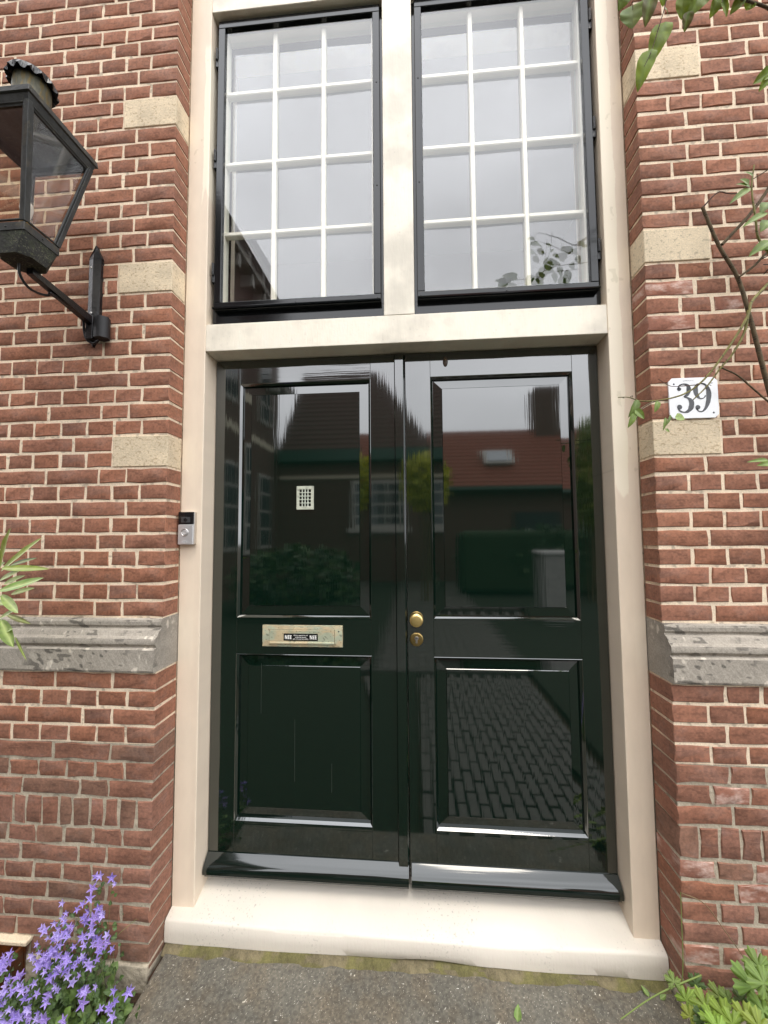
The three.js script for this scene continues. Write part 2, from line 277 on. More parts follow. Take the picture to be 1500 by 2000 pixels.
function buildWall(side, label) {
  const w = thing('brick_wall', label, 'wall');
  const X = (d) => side * (HALF + d), span = (a, b) => side < 0 ? [X(b), X(a)] : [X(a), X(b)];
  const E = WALL_END - HALF, R = 0.0031;
  { const [a, b] = span(R, E); mesh('mortar', plainBox(a, b, yRow(33) - 0.01, yRow(-14), -0.3, -R), M.mortar, w); }
  { const [a, b] = span(R, E); mesh('mortar', plainBox(a, b, 0.74, yRow(36) + 0.01, -0.3, 0.035 - R), M.mortar, w); }
  { const [a, b] = span(R + 0.0003, E); mesh('mortar', plainBox(a, b, -0.16, 0.74, -0.3, 0.035 - R - 0.0008), M.mortarOld, w); }
  const list = courses(side);
  // the bricks the photograph shows largest are parts of their own; the far ones are joined
  const edge = (y) => side < 0 ? 0.60 + 0.055 * y : 0.265 + 0.06 * y;
  const shown = list.filter((b) => b.d0 < edge((b.y0 + b.y1) / 2) && b.y0 < 3.76 && b.y1 > (side < 0 ? 0.0 : 0.0)).sort((p, q) => (q.d1 - q.d0) * (q.y1 - q.y0) - (p.d1 - p.d0) * (p.y1 - p.y0)).slice(0, 300);
  const single = new Set(shown), rest = [];
  for (const b of list) {
    const bw = b.d1 - b.d0 - JT, bh = b.y1 - b.y0 - JT, old = b.row >= 40 && b.row < 99, v = Math.floor(rnd() * 6);
    const wq = Math.round(bw * 250) / 250;
    const j = b.corner ? 0 : JT / 2;       // the corner brick runs to the arris
    const d0 = b.d0 + j, width = b.corner ? b.d1 - b.d0 - JT / 2 : wq, cx = X(d0 + width / 2), cy = (b.y0 + b.y1) / 2;
    const g = brickGeo(Math.round(width * 500) / 500, Math.round(bh * 500) / 500, b.corner ? (b.z ? 0.124 : 0.0885) : 0.05, v, old ? 1.7 : 1);
    let m = M.brick[Math.floor(rnd() * M.brick.length)];
    if (old) m = rnd() < 0.75 ? M.brickOld[Math.floor(rnd() * 5)] : m;
    if (b.row >= 43 && side < 0) m = M.brickOld[Math.floor(rnd() * 5)];
    if (side > 0 && ((b.row >= 14 && b.row <= 18 && b.d0 < 0.25 && rnd() < 0.62) || (b.row >= 9 && b.row <= 12 && b.d0 > 0.3 && b.d0 < 0.5) || (b.row > 39 && rnd() < 0.16))) m = M.brickBloom;
    if (single.has(b)) { const o = mesh('brick', g, m, w); o.position.set(cx, cy, b.z + rr(-0.0012, 0.0012)); }
    else rest.push([g.clone().translate(cx, cy, b.z), m]);
  }
  const by = new Map(); for (const [g, m] of rest) { if (!by.has(m)) by.set(m, []); by.get(m).push(g); }
  for (const [m, gs] of by) stuff(mesh('far_bricks', merge(gs), m, w));
  // sandstone quoins, two courses high, returning into the opening
  [-11, 0, 11, 22].forEach((r, i) => { const [a, b] = span(0, 0.2195); const o = mesh('sandstone_block', box(a, b, yRow(r + 2) + 0.0035, yRow(r) - 0.0035, -0.0885, 0.0015, 0.003), i % 2 === 1 ? M.sandA : (side < 0 && i === 2 ? M.sandA : M.sandB), w); });
  // moulded limestone band
  const t = yRow(33), P = [[-0.12, 0], [0.003, -0.001], [0.011, -0.005], [0.0145, -0.012], [0.0145, -0.024], [0.011, -0.029], [0.0085, -0.032], [0.0095, -0.036], [0.02, -0.041], [0.027, -0.05], [0.031, -0.058], [0.036, -0.0605], [0.0425, -0.066], [0.0455, -0.075], [0.0445, -0.085], [0.0385, -0.0925], [0.0345, -0.0955], [0.0345, -0.098], [0.046, -0.101], [0.0495, -0.104], [0.0505, -0.176], [0.047, -0.1835], [-0.12, -0.1835]];
  const cuts = side < 0 ? [0, 0.82, E] : [0, 0.6, E];
  for (let i = 0; i < 2; i++) {
    const [a, b] = span(cuts[i] + (i ? 0.003 : 0), cuts[i + 1]);
    const g = alongX(P.map(([z, y]) => [z, t + y - 0.001]), a, b, 0.45, 40), p = g.attributes.position;
    for (let k = 0; k < p.count; k++) { const x = p.getX(k), y = p.getY(k), z = p.getZ(k); if (z > -0.1) { const n = vn(x * 0.5 + 9, y + 3, 46, 60, 5) - 0.5; p.setZ(k, z + 0.0045 * n); p.setY(k, y + 0.0016 * (vn(x * 0.5 + 9, y + 3, 30, 30, 6) - 0.5)); } }
    mesh('stone_band', g, M.band, w);
  }
  // lime-washed footing under the lowest course
  { const [a, b] = span(-0.0, E); mesh('footing', box(a, b, -0.16, 0.011, -0.1, 0.042, 0.006), M.mortarOld, w); }
  return w;
}
buildWall(-1, 'red brick wall with sandstone blocks left of the door, behind the lantern');
buildWall(1, 'red brick wall with sandstone blocks right of the door, behind the number plate');
{ // facade above the frame, outside the picture
  const g = [mesh('upper_facade', plainBox(-2.3, 2.3, 4.12, 6.2, -0.3, -0.004), M.mortar)]; structure(g[0]);
  const bs = []; for (let r = 0; r < 33; r++) for (let x = -2.3 + (r % 2) * 0.11; x < 2.2; x += 0.22) bs.push(brickGeo(0.21, 0.053, 0.05, (r + Math.round(x * 9) + 99) % 6).clone().translate(x + 0.11, 4.15 + r * 0.0625, 0));
  const o = mesh('facade_bricks', merge(bs), M.brick[1], g[0]); stuff(o);
}

// ---------------------------------------------------------------- cream frame
const OPEN = 0.785, DTOP = 2.225, TRB = 2.2255, TRT = 2.3385, WTOP = 3.715, ZF = -0.09;
{
  const f = thing('door_frame', 'cream painted timber frame round the double door and both windows', 'door frame');
  for (const s of [-1, 1]) {
    const x0 = s < 0 ? -HALF + 0.0015 : OPEN, x1 = s < 0 ? -OPEN : HALF - 0.0015;
    const g = box(x0, x1, 0.05, 4.12, -0.34, ZF, 0.0035), uv = g.attributes.uv, p = g.attributes.position, n = g.attributes.normal;
    const mat = phys([.89, .83, .715], 0.42, { map: s > 0 ? repaint(0.52, 1.62, 3.9, 1) : repaint(0.32, 2.9, 3.56, -1), bumpMap: null });
    for (let i = 0; i < p.count; i++) { uv.setXY(i, Math.abs(n.getX(i)) > 0.7 ? (s > 0 ? 0.085 : 0.088) : p.getX(i) - x0, p.getY(i)); }
    mesh('post', g, mat, f);
  }
  mesh('transom', box(-OPEN, OPEN, TRB, TRT, -0.34, ZF - 0.0012, 0.003), M.paint, f);
  mesh('mullion', box(-0.057, 0.063, TRT, WTOP, -0.34, ZF - 0.0004, 0.003), M.paint, f);
  mesh('head', box(-OPEN, OPEN, WTOP, 4.12, -0.34, ZF - 0.001, 0.003), M.paint, f);
  // bevelled fillets round the window openings
  // worn threshold
  const nx = 70, prof = [[-0.34, 0.124, 0], [-0.19, 0.12, 0], [-0.12, 0.101, .1], [-0.085, 0.0905, .4], [-0.064, 0.0835, 1], [-0.055, 0.0795, 1], [-0.0505, 0.0725, 1], [-0.048, 0.035, .6], [-0.05, 0.004, 1], [-0.055, -0.002, 1], [-0.1, -0.003, 0], [-0.34, -0.003, 0]];
  const q = [], rows = [];
  for (let i = 0; i <= nx; i++) {
    const x = lerp(-HALF + 0.003, HALF - 0.003, i / nx), mid = Math.sin(Math.PI * i / nx), w = (vn(i / nx, 0.2, 7, 1, 9) - 0.5) * 0.016 * Math.min(1, mid * 3), wb = (vn(i / nx, 0.7, 9, 1, 10) - 0.5) * 0.016 * Math.min(1, mid * 4);
    rows.push(prof.map(([z, y, k], j) => [x, y + (j < 8 ? k * (w - 0.012 * mid) : k * (wb + 0.003 * mid)), z + k * (j < 8 ? 0.5 * w : 0) + (j > 3 && j < 10 ? 0.004 * (vn(i / nx, 0.5, 5, 1, 12) - 0.5) : 0)]));
  }
  for (let i = 0; i < nx; i++) for (let j = 0; j + 1 < prof.length; j++) q.push([rows[i][j], rows[i][j + 1], rows[i + 1][j + 1], rows[i + 1][j]]);
  for (const [r, fl] of [[rows[0], false], [rows[nx], true]]) for (let j = 1; j + 2 < r.length; j++) q.push(fl ? [r[0], r[j], r[j + 1]] : [r[0], r[j + 1], r[j]]);
  mesh('threshold', quads(q, 0.6), M.sill, f);
}

// ---------------------------------------------------------------- doorstep
{
  const s = thing('doorstep', 'dark grey stone slab in front of the door threshold', 'doorstep');
  const g = new THREE.PlaneGeometry(1.732, 0.37, 60, 20).rotateX(-Math.PI / 2).translate(0.012, 0, 0.185 - 0.046), p = g.attributes.position;
  for (let i = 0; i < p.count; i++) p.setY(i, -0.012 - 0.004 * fbm(p.getX(i) * 0.5 + 2, p.getZ(i) * 0.5 + 2, 9, 9, 3, 7) - 0.02 * clamp(p.getZ(i)));
  const top = metricUV(g); mesh('slab_top', toCreasedNormals(top, 0.8), M.step, s);
  mesh('slab_edge', plainBox(-0.853, 0.877, -0.2, -0.024, -0.04, 0.323), M.step, s);
  // mossy mortar fillet along the foot of the threshold, ragged towards the slab
  const n = 90, q = [], rows = [];
  for (let i = 0; i <= n; i++) { const x = lerp(-0.868, 0.868, i / n), e = 0.03 + 0.022 * (vn(i / n, 0, 22, 1, 15) - 0.4) + 0.012 * (vn(i / n, 0, 70, 1, 16) - 0.5); rows.push([[x, 0.004, -0.075], [x, 0.001, -0.05], [x, -0.0045 - 0.002 * rnd(), -0.05 + e * 0.45], [x, -0.0185, -0.05 + e * 1.0]]); }
  for (let i = 0; i < n; i++) for (let j = 0; j < 3; j++) q.push([rows[i][j], rows[i][j + 1], rows[i + 1][j + 1], rows[i + 1][j]]);
  mesh('moss_strip', quads(q, 1.2), M.moss, s);
}

// ---------------------------------------------------------------- door leaves
const ZD = -0.18;
const rectRing = (a, b) => { const [ax0, ax1, ay0, ay1, az] = a, [bx0, bx1, by0, by1, bz] = b; return [
  [[ax0, ay0, az], [ax1, ay0, az], [bx1, by0, bz], [bx0, by0, bz]], [[ax1, ay0, az], [ax1, ay1, az], [bx1, by1, bz], [bx1, by0, bz]],
  [[ax1, ay1, az], [ax0, ay1, az], [bx0, by1, bz], [bx1, by1, bz]], [[ax0, ay1, az], [ax0, ay0, az], [bx0, by0, bz], [bx0, by1, bz]]]; };
const inset = ([x0, x1, y0, y1], d, z) => [x0 + d, x1 - d, y0 + d, y1 - d, z];
function leafBoards(t, x0, x1, px0, px1) {
  const B = 0.147, T = DTOP - 0.004, Z0 = ZD - 0.045, r = 0.0012;
  mesh('stile', box(x0, px0, B, T, Z0, ZD, r), M.doorV, t); mesh('stile', box(px1, x1, B, T, Z0, ZD, r), M.doorV, t);
  for (const [a, b] of [[2.1205, T], [0.998, 1.144], [B, 0.348]]) mesh('rail', box(px0, px1, a, b, Z0, ZD - 0.0003, r), M.doorH, t);
  for (const [a, b] of [[1.144, 2.1205], [0.348, 0.998]]) {
    const O = [px0, px1, a, b];
    const mo = mesh('moulding', quads([...rectRing(inset(O, -0.0015, ZD - 0.0006), inset(O, 0.001, ZD + 0.0004)), ...rectRing(inset(O, 0.001, ZD + 0.0004), inset(O, 0.003, ZD - 0.002)), ...rectRing(inset(O, 0.003, ZD - 0.002), inset(O, 0.009, ZD - 0.0085)), ...rectRing(inset(O, 0.009, ZD - 0.0085), inset(O, 0.0098, ZD - 0.0175))], 0.35), M.doorV, t);
    const pn = mesh('panel', quads(rectRing(inset(O, 0.0085, ZD - 0.0175), inset(O, 0.0465, ZD - 0.0135)), 0.1), M.doorPanel, t);
    mesh('field', quads([...rectRing(inset(O, 0.0465, ZD - 0.0135), inset(O, 0.0467, ZD - 0.012)), ...rectRing(inset(O, 0.0467, ZD - 0.012), inset(O, 0.0485, ZD - 0.0102)), (() => { const [a0, a1, b0, b1, z] = inset(O, 0.0485, ZD - 0.0102); return [[a0, b0, z], [a1, b0, z], [a1, b1, z], [a0, b1, z]]; })()], 0.3), M.doorPanel, pn);
    mesh('panel_back', plainBox(px0, px1, a, b, ZD - 0.04, ZD - 0.024), M.blackMatt, pn);
  }
}
const barProfile = [[ZD - 0.002, 0.15], [ZD - 0.002, 0.228], [ZD + 0.003, 0.2275], [ZD + 0.019, 0.214], [ZD + 0.028, 0.2055], [ZD + 0.0365, 0.195], [ZD + 0.0405, 0.187], [ZD + 0.0428, 0.179], [ZD + 0.0425, 0.1705], [ZD + 0.038, 0.1655], [ZD + 0.03, 0.1645], [ZD + 0.026, 0.152]];
{
  const t = thing('door_leaf', 'left dark green gloss door leaf with metal letter plate and small grille', 'door');
  leafBoards(t, -OPEN + 0.003, 0.0165, -0.6775, -0.1225);
  mesh('cover_strip', quads([[[-0.024, 0.2, ZD + 0.001], [-0.02, 0.2, ZD + 0.012], [-0.02, 2.215, ZD + 0.012], [-0.024, 2.215, ZD + 0.001]], [[-0.02, 0.2, ZD + 0.012], [0.013, 0.2, ZD + 0.012], [0.013, 2.215, ZD + 0.012], [-0.02, 2.215, ZD + 0.012]], [[0.013, 0.2, ZD + 0.012], [0.0185, 0.2, ZD + 0.004], [0.0185, 2.215, ZD + 0.004], [0.013, 2.215, ZD + 0.012]], [[0.0185, 0.2, ZD + 0.004], [0.0185, 0.2, ZD - 0.02], [0.0185, 2.215, ZD - 0.02], [0.0185, 2.215, ZD + 0.004]], [[-0.024, 2.215, ZD], [-0.02, 2.215, ZD + 0.012], [0.013, 2.215, ZD + 0.012], [0.0185, 2.215, ZD]]], 0.2), M.doorV, t);
  mesh('weather_bar', alongX(barProfile, -OPEN + 0.004, 0.0165, 0.5), M.bar, t);
  for (const [x, y, l] of [[-0.575, 0.86, 0.2], [-0.435, 0.62, 0.24], [-0.285, 0.52, 0.11]]) mesh('scratch', plainBox(x - 0.0006, x + 0.0006, y - l / 2, y + l / 2, ZD - 0.0104, ZD - 0.0099).rotateZ(0).translate(0, 0, 0), std([.035, .045, .035], 0.6), t);
  // letter plate
  const lp = mesh('letter_plate', merge([quads([...rectRing([-0.567, -0.238, 1.031, 1.1165, ZD], [-0.566, -0.239, 1.032, 1.1155, ZD + 0.006]), ...rectRing([-0.566, -0.239, 1.032, 1.1155, ZD + 0.006], [-0.536, -0.269, 1.043, 1.1, ZD + 0.0085])], 0.2), plainBox(-0.545, -0.26, 1.038, 1.106, ZD - 0.001, ZD + 0.0035)]), M.letter, t);
  mesh('flap', merge([box(-0.535, -0.2705, 1.0465, 1.0985, ZD + 0.0035, ZD + 0.011, 0.0012), box(-0.535, -0.2705, 1.0435, 1.0515, ZD + 0.008, ZD + 0.0145, 0.0022)]), M.letter, lp);
  { const c = document.createElement('canvas'); c.width = 1024; c.height = 208; const x = c.getContext('2d'); x.fillStyle = '#0b0b0b'; x.fillRect(0, 0, 1024, 208); x.fillStyle = '#f4f2ec'; x.textAlign = 'center'; x.textBaseline = 'middle'; x.font = 'bold 150px sans-serif';
    x.lineWidth = 4; x.strokeStyle = '#f4f2ec'; for (const cx of [140, 884]) { x.save(); x.translate(cx, 108); x.scale(0.74, 1); x.fillText('NEE', 0, 0); x.strokeText('NEE', 0, 0); x.restore(); }
    x.font = 'bold 40px sans-serif'; ['Géén ongeadresseerd', 'reclamedrukwerk,', 'géén huis-aan-huisbladen'].forEach((s, i) => { x.fillText(s, 512, 52 + i * 52, 470); });
    const t2 = new THREE.CanvasTexture(c); t2.colorSpace = THREE.SRGBColorSpace; const g = new THREE.PlaneGeometry(0.14, 0.0285).translate(-0.407, 1.071, ZD + 0.0114);
    mesh('sticker', g, phys([1, 1, 1], 0.35, { map: t2 }), lp); }
  mesh('screw', lathe([[0, 0.0016], [0.002, 0.0012], [0.0028, 0]], 10).rotateX(Math.PI / 2).translate(-0.2535, 1.094, ZD + 0.0078), M.blackMatt, lp);
  // grille
  const gl = mesh('grille', merge([box(-0.4325, -0.3605, 1.584, 1.598, ZD, ZD + 0.007, 0.0015), box(-0.4325, -0.3605, 1.668, 1.6815, ZD, ZD + 0.007, 0.0015), box(-0.4325, -0.4205, 1.597, 1.669, ZD, ZD + 0.0068, 0.0015), box(-0.3725, -0.3605, 1.597, 1.669, ZD, ZD + 0.0068, 0.0015)]).translate(0, 0, -0.0115), std([.62, .66, .56], 0.5, { map: mortarC }), t);
  const bars = []; for (let i = 1; i < 4; i++) { const x = lerp(-0.4205, -0.3725, i / 4); bars.push(box(x - 0.0016, x + 0.0016, 1.597, 1.669, ZD - 0.0115, ZD - 0.0035, 0.0008)); } for (let i = 1; i < 5; i++) { const y = lerp(1.597, 1.669, i / 5); bars.push(box(-0.4205, -0.3725, y - 0.0015, y + 0.0015, ZD - 0.0112, ZD - 0.003, 0.0008)); }
  mesh('lattice', merge(bars), std([.60, .64, .54], 0.5), gl); mesh('opening', plainBox(-0.421, -0.372, 1.597, 1.669, ZD - 0.013, ZD - 0.0106), M.blackMatt, gl);
}
{
  const t = thing('door_leaf', 'right dark green gloss door leaf with brass knob and keyhole rose', 'door');
  leafBoards(t, 0.0215, OPEN - 0.003, 0.1235, 0.6835);
  mesh('weather_bar', alongX(barProfile, 0.0275, OPEN - 0.004, 0.5), M.bar, t);
  mesh('knob', merge([lathe([[0, 0.0165], [0.016, 0.016], [0.0225, 0.0142], [0.0258, 0.0105], [0.0264, 0.006], [0.024, 0.002], [0.0185, 0], [0.0185, -0.012]], 36).rotateX(Math.PI / 2).translate(0.056, 1.1435, ZD + 0.013)]), M.brass, t);
  mesh('knob_rose', lathe([[0.0245, 0.0055], [0.0268, 0.004], [0.0272, 0]], 36).rotateX(Math.PI / 2).translate(0.056, 1.148, ZD + 0.0005), M.brassDull, t);
  const es = mesh('keyhole_rose', lathe([[0, 0.0062], [0.021, 0.006], [0.0255, 0.0042], [0.0268, 0.0014], [0.0268, -0.001]], 36).rotateX(Math.PI / 2).translate(0.0555, 1.066, ZD), M.brassDull, t);
  const cy = []; const cyl = (r, y, d) => lathe([[0, d], [r * 0.9, d], [r, d - 0.0006], [r, 0]], 24).rotateX(Math.PI / 2).translate(0.0555, y, ZD + 0.0055);
  mesh('lock_cylinder', merge([cyl(0.0078, 1.071, 0.0032), box(0.0515, 0.0595, 1.052, 1.068, ZD + 0.005, ZD + 0.0085, 0.002)]), M.steel, es);
  mesh('key_slot', plainBox(0.0512, 0.0598, 1.0702, 1.0722, ZD + 0.0086, ZD + 0.0091), M.blackMatt, es);
  const ov = mesh('lock_cover', lathe([[0, 0.006], [0.006, 0.005], [0.0098, 0.0022], [0.0105, -0.001]], 24).rotateX(Math.PI / 2).scale(1, 2.05, 1).translate(0.186, 2.181, ZD), std([.07, .045, .028], 0.45), t);
  mesh('rivet', lathe([[0, 0.002], [0.002, 0.001], [0.0025, 0]], 10).rotateX(Math.PI / 2).translate(0.186, 2.187, ZD + 0.0055), M.brassDull, ov);
}

// ---------------------------------------------------------------- windows
function buildWindow(ox0, ox1, label, cols, rowsY, hingeSide) {
  const t = thing('window', label, 'window');
  const yB = TRT, yT = WTOP, zb = -0.132;
  // black outer frame set in the rebate
  const fr = mesh('outer_frame', merge([box(ox0, ox1, yB, yB + 0.072, -0.24, zb, 0.002), box(ox0, ox1, yT - 0.02, yT, -0.24, zb - 0.0005, 0.002), box(ox0, ox0 + 0.022, yB + 0.072, yT - 0.02, -0.24, zb - 0.001, 0.002), box(ox1 - 0.022, ox1, yB + 0.072, yT - 0.02, -0.24, zb - 0.001, 0.002)]), M.casement, t);
  const a = ox0 + 0.012, b = ox1 - 0.012, y0 = 2.409, y1 = 3.702, w = 0.034, zs = -0.112;
  const st = mesh('storm_frame', merge([box(a, b, y0, y0 + w, zb - 0.002, zs, 0.003), box(a, b, y1 - w, y1, zb - 0.002, zs - 0.0004, 0.003), box(a, a + w - 0.004, y0 + w, y1 - w, zb - 0.002, zs - 0.0002, 0.003), box(b - w + 0.004, b, y0 + w, y1 - w, zb - 0.002, zs - 0.0002, 0.003)]), M.casement, t);
  mesh('drip_ledge', alongX([[zs, y0 + 0.001], [zs + 0.012, y0 + 0.001], [zs + 0.013, y0 + 0.006], [zs, y0 + 0.016]], a + 0.001, b - 0.001, 0.4), M.casement, st);
  mesh('storm_glass', metricUV(new THREE.PlaneGeometry(b - a - 2 * w + 0.02, y1 - y0 - 2 * w + 0.012).translate((a + b) / 2, (y0 + y1) / 2, zs - 0.012)), M.stormGlass, t);
  const sc = []; for (const y of [y0 + 0.016, 2.9, 3.35]) sc.push([hingeSide < 0 ? b - 0.014 : a + 0.014, y]); sc.push([(a + b) / 2, y0 + 0.017]);
  for (const [x, y] of sc) mesh('screw', lathe([[0, 0.0014], [0.003, 0.0008], [0.0036, 0]], 10).rotateX(Math.PI / 2).translate(x, y, zs), M.blackMatt, st);
  for (const y of [2.56, 3.06, 3.52]) { const x = hingeSide < 0 ? a - 0.004 : b + 0.004; mesh('hinge', merge([lathe([[0, 0], [0.005, 0], [0.005, 0.05], [0, 0.05]], 12).translate(x, y, zs + 0.003), box(x - 0.007, x + 0.007, y - 0.03, y, zb, zs + 0.001, 0.0015)]), M.ironBlack, st); }
  // white sash behind, with glazing bars and one pane per light
  const sash = mesh('sash_frame', merge([box(ox0 + 0.008, cols[0] + 0.006, 2.40, 3.712, -0.19, -0.142, 0.003), box(cols[3] - 0.006, ox1 - 0.008, 2.40, 3.712, -0.19, -0.142, 0.003), box(cols[0] + 0.006, cols[3] - 0.006, 2.40, 2.452, -0.19, -0.1425, 0.003), box(cols[0] + 0.006, cols[3] - 0.006, 3.668, 3.712, -0.19, -0.1425, 0.003)]), M.muntin, t);
  const X0 = cols[0] + 0.006, X1 = cols[3] - 0.006, m = 0.0095;
  const barY = (y, x0, x1) => alongX([[-0.146, y - 0.006], [-0.146, y + 0.006], [-0.15, y + m], [-0.172, y + m], [-0.172, y - m], [-0.15, y - m]], x0, x1, 0.3);
  for (const x of [cols[1], cols[2]]) mesh('glazing_bar', quads([[[x - 0.006, 2.452, -0.1455], [x + 0.006, 2.452, -0.1455], [x + 0.006, 3.668, -0.1455], [x - 0.006, 3.668, -0.1455]], [[x + 0.006, 2.452, -0.1455], [x + m, 2.452, -0.15], [x + m, 3.668, -0.15], [x + 0.006, 3.668, -0.1455]], [[x - m, 2.452, -0.15], [x - 0.006, 2.452, -0.1455], [x - 0.006, 3.668, -0.1455], [x - m, 3.668, -0.15]], [[x + m, 2.452, -0.15], [x + m, 2.452, -0.1725], [x + m, 3.668, -0.1725], [x + m, 3.668, -0.15]], [[x - m, 2.452, -0.1725], [x - m, 2.452, -0.15], [x - m, 3.668, -0.15], [x - m, 3.668, -0.1725]]], 0.3), M.muntin, sash);
  const xs = [[X0, cols[1] - m], [cols[1] + m, cols[2] - m], [cols[2] + m, X1]], ys = [2.452, ...rowsY, 3.668];
  for (const y of rowsY) for (const [p, q] of xs) mesh('glazing_bar', barY(y, p + 0.0002, q - 0.0002), M.muntin, sash);
  for (let r = 0; r < 4; r++) for (const [p, q] of xs) { const g = new THREE.PlaneGeometry(q - p + 0.004, ys[r + 1] - ys[r] - 0.008).rotateX(rr(-0.014, 0.014)).rotateY(rr(-0.014, 0.014)).translate((p + q) / 2, (ys[r] + ys[r + 1]) / 2, -0.166); mesh('pane', metricUV(g), M.paneGlass, sash); }
}
buildWindow(-0.778, -0.057, 'left twelve-light window in black outer frame, dark gable mirrored in its lower corner', [-0.748, -0.528, -0.314, -0.101], [2.763, 3.078, 3.402], -1);
buildWindow(0.063, 0.783, 'right twelve-light window in black outer frame, leafy twig mirrored in its lower corner', [0.098, 0.308, 0.518, 0.744], [2.757, 3.078, 3.396], 1);
{ // closed room behind door and windows
  const wallM = std([.32, .30, .27], 0.9);
  structure(mesh('hall_wall', merge([plainBox(-1.5, 1.5, 0, 4.1, -2.3, -2.2), plainBox(-1.5, -1.4, 0, 4.1, -2.2, -0.31), plainBox(1.4, 1.5, 0, 4.1, -2.2, -0.31)]), wallM));
  structure(mesh('hall_floor', plainBox(-1.5, 1.5, -0.1, -0.006, -2.3, -0.345), wallM)); structure(mesh('hall_ceiling', plainBox(-1.5, 1.5, 4.11, 4.3, -2.3, -0.305), wallM));
}
const D_oleander = [[[-1.325,1.375,0.19],[-1.246,1.509,0.24],0.032,0],[[-1.299,1.368,0.21],[-1.116,1.479,0.26],0.0225,0],[[-1.332,1.382,0.15],[-1.189,1.411,0.2],0.0126,0],[[-1.253,1.38,0.25],[-1.042,1.381,0.3],0.0159,0.1],[[-1.28,1.34,0.23],[-1.159,1.378,0.28],0.0162,0],[[-1.331,1.321,0.17],[-1.207,1.355,0.22],0.0155,0],[[-1.223,1.314,0.28],[-1.022,1.353,0.33],0.0212,0.25],[[-1.281,1.29,0.19],[-1.152,1.318,0.24],0.0137,0],[[-1.228,1.298,0.27],[-1.098,1.249,0.32],0.0199,0.55],[[-1.251,1.223,0.25],[-1.143,1.264,0.3],0.013,0],[[-1.26,1.228,0.22],[-1.125,1.211,0.27],0.0119,0.1],[[-1.204,1.225,0.29],[-1.102,1.161,0.34],0.0266,0.15],[[-1.215,1.18,0.28],[-1.122,1.212,0.33],0.0113,0],[[-1.197,1.166,0.25],[-1.103,1.112,0.3],0.0058,0.1],[[-1.248,1.161,0.25],[-1.165,1.185,0.3],0.0101,0],[[-1.292,1.273,0.23],[-1.194,1.269,0.28],0.0118,0.2],[[-1.403,1.358,0.15],[-1.302,1.395,0.2],0.0221,0],[[-1.349,1.233,0.2],[-1.24,1.192,0.25],0.0227,0.2]];
const D_bells = [[-1.04,0.323,0.08],[-1.02,0.328,0.077],[-0.981,0.327,0.08],[-0.959,0.313,0.089],[-1.036,0.299,0.095],[-1.035,0.279,0.108],[-1.067,0.256,0.122],[-1.098,0.248,0.127],[-1.018,0.255,0.125],[-0.981,0.263,0.121],[-0.98,0.247,0.133],[-1.091,0.231,0.139],[-1.098,0.219,0.147],[-1.161,0.214,0.148],[-1.069,0.215,0.151],[-1.104,0.206,0.156],[-0.992,0.231,0.143],[-1.058,0.205,0.16],[-1.005,0.21,0.159],[-0.987,0.216,0.155],[-0.955,0.21,0.161],[-0.928,0.216,0.157],[-0.92,0.205,0.167],[-1.079,0.191,0.169],[-1.029,0.191,0.171],[-0.968,0.199,0.169],[-0.897,0.193,0.177],[-1.138,0.175,0.179],[-1.117,0.169,0.184],[-1.128,0.161,0.19],[-1.073,0.173,0.183],[-1.098,0.166,0.188],[-0.996,0.17,0.19],[-0.986,0.177,0.186],[-0.938,0.175,0.19],[-1.018,0.16,0.197],[-0.998,0.162,0.197],[-1.054,0.152,0.202],[-1.065,0.141,0.211],[-1.013,0.145,0.211],[-1.25,0.161,0.183],[-1.251,0.149,0.193],[-1.233,0.164,0.182],[-1.234,0.139,0.202],[-1.194,0.129,0.214],[-1.193,0.119,0.222],[-1.173,0.13,0.214],[-1.15,0.118,0.227],[-1.165,0.109,0.234],[-1.117,0.116,0.23],[-1.1,0.109,0.239],[-1.036,0.128,0.226],[-1.046,0.119,0.233],[-1.052,0.113,0.239],[-0.954,0.13,0.229],[-0.906,0.14,0.223],[-0.844,0.137,0.23],[-1.094,0.099,0.249],[-0.934,0.113,0.248],[-0.871,0.11,0.256],[-0.842,0.116,0.253],[-0.821,0.106,0.264],[-1.055,0.094,0.257],[-1.05,0.086,0.267],[-1.023,0.088,0.267],[-1.103,0.083,0.264],[-1.136,0.087,0.257],[-1.131,0.075,0.271],[-1.186,0.093,0.248],[-1.175,0.082,0.26],[-0.966,0.09,0.269],[-0.804,0.139,0.231],[-1.109,0.196,0.163],[-1.103,0.239,0.133],[-1.016,0.234,0.14],[-0.966,0.254,0.128],[-1.055,0.222,0.147],[-1.084,0.154,0.199],[-1.11,0.155,0.196],[-1.114,0.128,0.22],[-1.117,0.105,0.241],[-1.194,0.109,0.231],[-1.082,0.086,0.263],[-1.153,0.077,0.267],[-1.078,0.182,0.176],[-0.964,0.166,0.196],[-1.027,0.153,0.203],[-1.144,0.167,0.184],[-1.095,0.176,0.18],[-1.093,0.201,0.161]];
